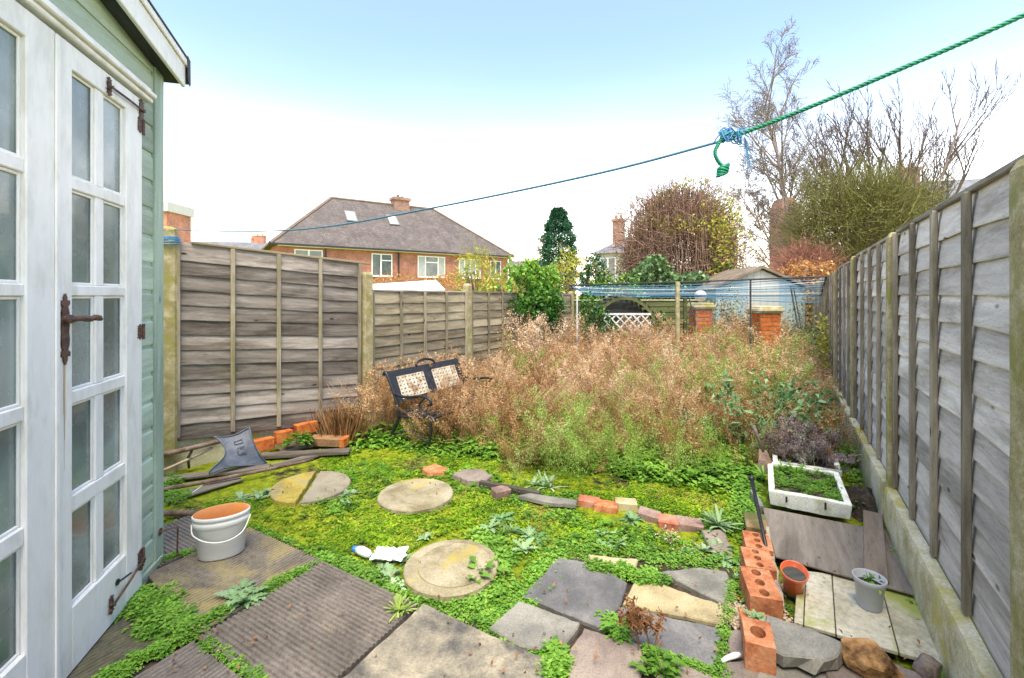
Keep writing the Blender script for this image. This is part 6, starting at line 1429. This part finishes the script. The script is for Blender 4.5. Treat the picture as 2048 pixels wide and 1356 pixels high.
moss = Cloud(); tvm, ttm = leafclump(9, .55, 3, .35)
pts = sample(15000, -2.8, 2.2, 2.2, 5.3, lambda x, y: ~onslab(x, y) & ~onbits(x, y) & (fbm(x, y, 1.7, 0) > -.12) & (y < 4.9))
moss.put(tvm, ttm, np.column_stack([pts, np.full(len(pts), -.002)]), sc=.020 + .022*rs.rand(len(pts)), v=np.clip(.5 + .8*fbm(pts[:, 0], pts[:, 1], 2.4, 3) + .22*rs.randn(len(pts)), 0, 1))
for T_, n_, a_, b2_, v0, v1 in ((leafclump(6, .7, 21, .2), 2600, .02, .045, .0, .5), (leafclump(5, .7, 22, .5), 1300, .02, .045, .3, .9)):
    pts = sample(n_, -2.8, 2.4, 2.2, 5.2, lambda x, y: ~onslab(x, y) & ~onbits(x, y) & (y < 5)); moss.put(T_[0], T_[1], np.column_stack([pts, np.full(len(pts), .004)]), sc=rs.uniform(a_, b2_, len(pts)), v=rs.uniform(v0, v1, len(pts)))
moss.build('moss_tufts', M['moss'], None, 'yellow-green moss covering the open ground', 'moss', kind='stuff')
wd = Cloud()
pts = sample(2600, -2.9, 6, 2.2, 8.5, lambda x, y: ~onslab(x, y) & ~onbits(x, y) & ((fbm(x, y, 1.25, 8) > .16) | (y > 4.25 - .35*x)) & (y < 7))
K_ = len(pts); idx = rs.randint(0, 6, K_); near = pts[:, 1] < 4.25 - .35*pts[:, 0]
for k in range(6):
    m_ = idx == k; nn = m_.sum(); wd.put(lc[k][0], lc[k][1], np.column_stack([pts[m_], np.zeros(nn)]), sc=np.where(near[m_], .05 + .07*rs.rand(nn), .10 + .13*rs.rand(nn)), v=.15 + .7*rs.rand(nn))
# small leaves everywhere at the transition to the thicket
pts = sample(1500, -1.2, 3.1, 3.2, 5.6, lambda x, y: ~onslab(x, y) & ~onbits(x, y) & (y > 4.25 - .40*x)); K_ = len(pts); idx = rs.randint(0, 6, K_)
for k in range(6): m_ = idx == k; wd.put(lc[k][0], lc[k][1], np.column_stack([pts[m_], .03*rs.rand(m_.sum())]), sc=.12 + .12*rs.rand(m_.sum()), v=.3 + .7*rs.rand(m_.sum()))
# beside slab edges, in front of the cover, between paving
def strip(cloud, pxs, n, wdt, sc0, sc1, z=.02, vlo=.3, vhi=1, tm_=None):
    P_ = [G(x, y, z) for x, y in pxs]; L_ = [(P_[i+1]-P_[i]).length for i in range(len(P_)-1)]; tot = sum(L_)
    for i in range(len(P_)-1):
        k = max(1, int(n*L_[i]/tot)); t = rs.rand(k)[:, None]; q = np.array(P_[i])[None]*(1-t) + np.array(P_[i+1])[None]*t; q[:, :2] += rs.randn(k, 2)*wdt; T_ = (tm_ or lc)[rs.randint(0, len(tm_ or lc))]
        cloud.put(T_[0], T_[1], q, sc=rs.uniform(sc0, sc1, k), v=rs.uniform(vlo, vhi, k))
jw = Cloud()
strip(jw, [(250, 1205), (300, 1200), (330, 1235), (380, 1265)], 230, .030, .05, .09); strip(jw, [(255, 1180), (275, 1215), (330, 1260)], 120, .03, .05, .09)
strip(jw, [(385, 1262), (470, 1212), (560, 1165), (612, 1140)], 170, .012, .04, .075); strip(jw, [(385, 1270), (300, 1310), (215, 1356)], 120, .014, .035, .07)
strip(jw, [(405, 1285), (470, 1330), (530, 1375)], 60, .010, .04, .06); strip(jw, [(330, 1118), (375, 1104)], 35, .015, .04, .06)
strip(jw, [(640, 1118), (720, 1150), (800, 1190)], 200, .03, .04, .08, .0); strip(jw, [(500, 1056), (570, 1085), (640, 1118)], 70, .02, .03, .06, .0)
strip(jw, [(850, 1208), (950, 1235), (1010, 1270), (1110, 1330)], 230, .035, .04, .08, .0); strip(jw, [(1000, 1250), (1045, 1200), (1110, 1112)], 230, .05, .04, .09, .0)
strip(jw, [(1105, 1356), (1120, 1320), (1100, 1300)], 70, .015, .05, .09); strip(jw, [(1210, 1235), (1232, 1262), (1240, 1280)], 30, .012, .05, .09); strip(jw, [(1180, 1135), (1260, 1150), (1320, 1160)], 130, .02, .05, .09)
strip(jw, [(1290, 1300), (1340, 1320), (1430, 1350)], 90, .010, .03, .06); strip(jw, [(1460, 1160), (1450, 1250), (1440, 1345)], 90, .010, .03, .05); strip(jw, [(1120, 1110), (1200, 1090), (1330, 1120), (1460, 1120)], 260, .05, .04, .08, .0)
strip(jw, [(1440, 1370), (1460, 1345)], 20, .01, .03, .05)
strip(jw, [(820, 1190), (950, 1205), (1010, 1180)], 160, .04, .04, .09, .0); strip(jw, [(960, 1180), (1000, 1110), (960, 1080)], 160, .045, .05, .12, .0)
strip(jw, [(1795, 1100), (1850, 1200), (1960, 1356)], 130, .015, .03, .07, .05, .8, 1); strip(jw, [(1620, 920), (1700, 930), (1760, 1060)], 60, .04, .05, .1, .05)
strip(jw, [(1840, 1260), (1890, 1340), (1920, 1370)], 40, .02, .03, .06, .03, .8, 1); strip(jw, [(330, 925), (400, 915), (440, 905)], 90, .05, .04, .08, .02); strip(jw, [(320, 985), (360, 1000), (330, 960)], 90, .05, .04, .08, .02)
strip(jw, [(700, 890), (780, 880), (900, 900)], 220, .09, .07, .14, .0, .3, 1); strip(jw, [(1480, 960), (1500, 1000), (1490, 1060)], 130, .05, .06, .12)
strip(jw, [(1545, 1150), (1555, 1200), (1580, 1245)], 40, .02, .03, .05, .0, .1, .5)
wd.build('leafy_weeds', M['weed'], None, 'low leafy green weeds spreading over the moss lawn', 'weeds', kind='stuff')
jw.build('joint_weeds', M['weed'], None, 'small bright weeds growing in the paving joints and slab edges', 'weeds', kind='stuff')
# seedlings in the foam boxes, belong to the box
sdl = Cloud(); n = 260; s, t = rs.rand(n), rs.rand(n)
pp = np.array([in1[0].lerp(in1[1], a).lerp(in1[3].lerp(in1[2], a), b_) for a, b_ in zip(s, t)]); pp[:, 2] = .165
for k in range(6): m_ = rs.randint(0, 6, n) == k; sdl.put(lc[k][0], lc[k][1], pp[m_], sc=.035 + .03*rs.rand(m_.sum()), v=.3 + .6*rs.rand(m_.sum()))
sdl.put(sp_ros[0][0], sp_ros[0][1], np.array([[in1[3].x + .03, in1[3].y - .08, .16], [in1[3].x + .1, in1[3].y - .14, .16], [in1[0].x+.08, in1[0].y+.3, .16]]), sc=.26, v=.7)
sdl.build('seedlings', M['weed'], box1)
hth = Cloud(); n = 90; s, t = rs.rand(n), rs.rand(n); pp = np.array([in2[0].lerp(in2[1], a).lerp(in2[3].lerp(in2[2], a), b_) for a, b_ in zip(s, t)]); pp[:, 2] = .13
place_h = stalk(1.0, 30, 301, spread=.5, seedsz=.05, thick=.012, arch=.6, fine=5); hth.put(place_h[0], place_h[1], pp, sc=.16 + .08*rs.rand(n), tilt=rs.rand(n)*.7, v=rs.rand(n), tva=place_h[2]*0)
hth.build('heather', foliage('heather', [(.10, .07, .06), (.24, .18, .17), (.40, .32, .35), (.3, .36, .2)], .8, .1), box2)
bwl = Cloud(); strip(bwl, [(1580, 900), (1640, 890), (1690, 905)], 120, .12, .06, .12, .16, .2, .9); bwl.build('foliage', M['weed'], box2)
# individual plants
def plant(name, label, px, py, z, tmpl, sc, mat, n=1, rad_=.0, cat='weed', vlo=.3, vhi=1):
    c = G(px, py, z); cl = Cloud(); pos = np.array([[c.x, c.y, z]]*n) + np.column_stack([rs.randn(n, 2)*rad_, np.zeros(n)])
    for k in range(n): T_ = tmpl[rs.randint(len(tmpl))]; cl.put(T_[0], T_[1], pos[k:k+1], sc=sc*rs.uniform(.75, 1.2), v=rs.uniform(vlo, vhi))
    return cl.build(name, mat, None, label, cat)
plant('thistle', 'grey-green thistle growing in the joint between two ribbed slabs', 480, 1200, .035, ros, .24, M['thistle'], 4, .06)
plant('weed', 'spiky pale weed with thin leaves in the corner of three slabs beside the smooth concrete', 803, 1218, .03, sp_ros, .17, M['fluff'], 4, .015)
plant('rosette_plant', 'spiky grey-green rosette behind the pink flagstone at the end of the edging', 1432, 1052, .03, sp_ros, .32, M['thistle'], 3, .01, 'plant')
plant('weed', 'silvery dandelion-like weed sprouting over a half-hidden orange brick', 1515, 1240, .09, ros, .13, M['thistle'], 3, .015)
plant('weed', 'broad-leaved weed alone on the moss above the inspection cover', 850, 1078, .0, ros, .18, M['thistle'], 1, .0)
plant('weed', 'large leafy weed at the right edge of the inspection cover', 965, 1160, .0, lc + sp_ros, .22, M['weed'], 9, .06)
plant('weed', 'silvery weed at the left edge of the cracked round stone', 510, 990, .0, ros, .2, M['thistle'], 5, .06)
plant('weed', 'silvery weed in front of the right half of the cracked round stone', 690, 995, .0, ros, .16, M['thistle'], 4, .05)
plant('weed', 'silvery weed between the paper wrapper and the slab edge', 780, 1150, .0, ros, .2, M['thistle'], 6, .06)
plant('weed', 'silver-leaved weed growing on the edging plank line below the dry thicket', 1085, 975, .0, sp_ros, .36, M['thistle'], 3, .03)
plant('weed', 'dark spreading weed on the moss between the edging slate and the cover', 1020, 1065, .0, ros + sp_ros, .22, M['shrub'], 8, .09)
plant('weed', 'green weed hiding the buff edging brick', 1262, 1040, .0, ros, .16, M['shrub'], 4, .03)
plant('weed', 'grey-green weed lying on the moss above the dark flagstone', 1215, 1085, .0, ros, .2, M['thistle'], 5, .07)
plant('weed', 'grey-leaved weed just below the rosette plant and edging bricks', 1420, 1110, .0, ros, .18, M['thistle'], 6, .07)
plant('weed', 'small green plant clinging to the foot of the tall left fence panel', 596, 884, .10, lc, .26, M['weed'], 4, .02, vlo=.0, vhi=.5)
plant('weed', 'bright green leafy clump at the foot of the post left of the bench', 738, 880, .0, lc, .34, M['weed'], 9, .09)
plant('weed', 'green seedling in the joint between dark and pink flagstones', 1237, 1268, .03, lc, .11, M['weed'], 3, .01)
plant('weed', 'green weed beside the dead brown weed on the flagstones', 1325, 1335, .03, lc + sp_ros, .15, M['weed'], 5, .025)
o = plant('dead_weed', 'withered brown weed standing on the flagstone joint', 1290, 1300, .03, [stalk(1, 22, 400, .5, .10, .02, .4, 5)[:2]], .17, M['dead'], 4, .02)
# buddleia-like shrub
bs_ = G(1560, 925, 0); t = thing('shrub', 'blue-green leaved young shrub arching over the foam boxes', 'shrub', bs_); tw = Cloud(); lv = Cloud(); lf = leaf(1, .34, .2, .25)
for k in range(26):
    a = rs.rand()*6.283; ln = rs.uniform(.5, .95); sx = math.cos(a)*rs.uniform(.3, .9); sy = math.sin(a)*.5
    if k < 4: sx = -.85; sy = -.1 + .1*k; ln = .6
    p_ = np.array([[bs_.x + sx*s**1.3*.85, bs_.y + .25 + sy*s**1.3, ln*.82*s - .18*s*s*abs(sx)] for s in np.linspace(0, 1, 8)]); V, Tt = ntube(p_, np.linspace(.006, .002, 8), 4); tw.raw(V, Tt, np.full(len(V), .5))
    for i in range(3, 8):
        c_ = p_[i][None] + rs.randn(9, 3)*.03; leaves(lv, c_, .095*(.6+.6*rs.rand(9)), .5, tmpl=lf)
tw.build('stems', M['stem'], t); lv.build('leaves', M['shrub'], t)
# dry stalk clump by the left fence
c = G(686, 886, 0); cl = Cloud()
for k in range(420):
    o_ = rs.randn(2)*.065; a = rs.randn(2)*.06; ln = rs.uniform(.22, .40)
    pts_ = [[c.x + o_[0]*(1+.5*s) + a[0]*s, c.y + o_[1] + a[1]*s, ln*s] for s in np.linspace(0, 1, 4)]; V, Tt = ntube(pts_, [.006, .005, .004, .003], 4); cl.raw(V, Tt, np.full(len(V), rs.rand()*.5))
for k in range(14):
    pts_ = [[c.x + rs.randn()*.04 + .1*s*rs.randn(), c.y, .7*s*rs.uniform(.7, 1)] for s in np.linspace(0, 1, 4)]; V, Tt = ntube(pts_, .0018, 3); cl.raw(V, Tt, np.full(len(V), .7))
cl.build('stalk_clump', M['dry'], None, 'clump of cut brown stalks against the tall left fence panel', 'plant')
# greenery along the right fence and back
cl = Cloud()
for (s0, s1, n_, hz_, out_) in ((.0, 3.6, 380, .35, .35), (3.6, 6.6, 900, .95, .4)):
    q = [Q0 + FD*rs.uniform(1.2 + s0, 1.2 + s1) + FN*(.1 + rs.rand()*out_) for _ in range(n_)]; pos = np.array([[p_.x, p_.y, hz_*rs.rand()] for p_ in q]); leaves(cl, pos, .06*(.6+.7*rs.rand(len(pos))), .4, v=rs.rand(len(pos)))
cl.build('bramble', M['ivyd'], None, 'rambling green bramble at the foot of the far right fence', 'bramble')
cl = Cloud(); n = 260; q = [Q0 + FD*(SP*2.2 + .15*rs.randn()) + FN*(.08 + .12*rs.rand()) for _ in range(n)]; leaves(cl, np.array([[p_.x, p_.y, rs.uniform(.5, 1.25)] for p_ in q]), .06, .4); cl.build('creeper', M['yell'], None, 'yellowing creeper climbing the right fence beyond the shrub', 'creeper')
cl = Cloud(); n = 5200; x = rs.uniform(4.1, 6.4, n); y = 9.4 + .6*rs.rand(n); z = rs.rand(n)**1.2*(1.32 + .35*np.sin(x*3.1) + .2*np.sin(x*8.3)).clip(.3, 1.75); leaves(cl, np.stack([x, y, z], -1), .06, .4, v=rs.rand(n)); cl.build('bramble', M['bram'], None, 'grey-green bramble thicket between the brick pillars and the blue shed', 'bramble')
cl = Cloud(); n = 2600; x = 1.4 + 1.7*rs.rand(n)**1.6; leaves(cl, np.stack([x, 9.15 + .15*rs.randn(n), .3 + 1.3*rs.rand(n)**1.1*(.62+.38*np.cos((x-1.5)*3.2))], -1), .06, .4, v=rs.rand(n)*.6, aspect=.7); cl.build('climbing_plant', M['ivy'], None, 'dark green climber growing over the arbour lattice', 'climber')
# fallen leaves and bits of debris
cl = Cloud(); P_ = []
for (x0, x1, y0, y1, n_) in ((400, 1100, 1130, 1350, 26), (1060, 1460, 1120, 1350, 34), (330, 520, 1240, 1350, 20), (1550, 1850, 1040, 1320, 26), (560, 900, 950, 1000, 16), (860, 980, 1090, 1170, 14)):
    for _ in range(n_): g = G(rs.uniform(x0, x1), rs.uniform(y0, y1), .05 if x0 < 1500 else .09); P_.append([g.x, g.y, .048 if x0 < 1500 else .085])
leaves(cl, np.array(P_), .024, 1.6, v=rs.rand(len(P_))); cl.build('fallen_leaves', M['dead'], None, 'scattered small brown fallen leaves on the paving and boards', 'leaves', kind='stuff')
gc_ = Cloud(); n = 900; pts = []
for (px, py, r_, k) in ((1465, 1215, .05, 260), (1470, 1245, .04, 160), (1555, 1235, .05, 160), (1340, 1075, .06, 60), (1550, 1170, .04, 160)):
    c = G(px, py, .01); pts += [[c.x + rs.randn()*r_*.6, c.y + rs.randn()*r_, .012 + rs.rand()*.012] for _ in range(k)]
oc = np.array([[1,0,0],[-1,0,0],[0,1,0],[0,-1,0],[0,0,.7],[0,0,-.7]], float)*.5; ot = np.array([[0,2,4],[2,1,4],[1,3,4],[3,0,4],[2,0,5],[1,2,5],[3,1,5],[0,3,5]])
gc_.put(oc, ot, np.array(pts), sc=.010 + .016*rs.rand(len(pts)), tilt=rs.rand(len(pts))); gc_.build('gravel', foliage('gravel_bits', [(.2, .16, .12), (.42, .33, .2), (.5, .42, .3), (.4, .16, .1)], .8, 0), None, 'loose gravel and brick crumbs beside the brick row', 'gravel', kind='stuff')

# ------------------------------------------------------------------ repeats share a group
GR = {'brick': 'loose bricks lying in the garden', 'weed': 'single weeds on the moss and paving', 'plank': 'old planks and boards lying on the ground', 'fence': 'panel fences round the garden', 'shrub': 'shrubs round the garden', 'bush': 'shrubs round the garden', 'tree': 'trees behind the garden',
      'house': 'houses beyond the garden', 'rock': 'stones by the right fence', 'box': 'polystyrene planter boxes', 'pot': 'plastic plant pots', 'pillar': 'brick pillars at the back', 'stepping stone': 'round stepping stones', 'stone': 'flat stones in the moss', 'slab': 'broken slabs at the bottom right', 'pipe': 'rusty pipes by the shed', 'litter': 'litter on the ground', 'stick': 'wooden sticks', 'shed': 'sheds beyond the garden', 'hedge': 'hedges behind the garden', 'board': 'brown boards on the ground'}
for o in scene.objects:
    if o.parent is None and 'category' in o and 'group' not in o and o['category'] in GR: o['group'] = GR[o['category']]
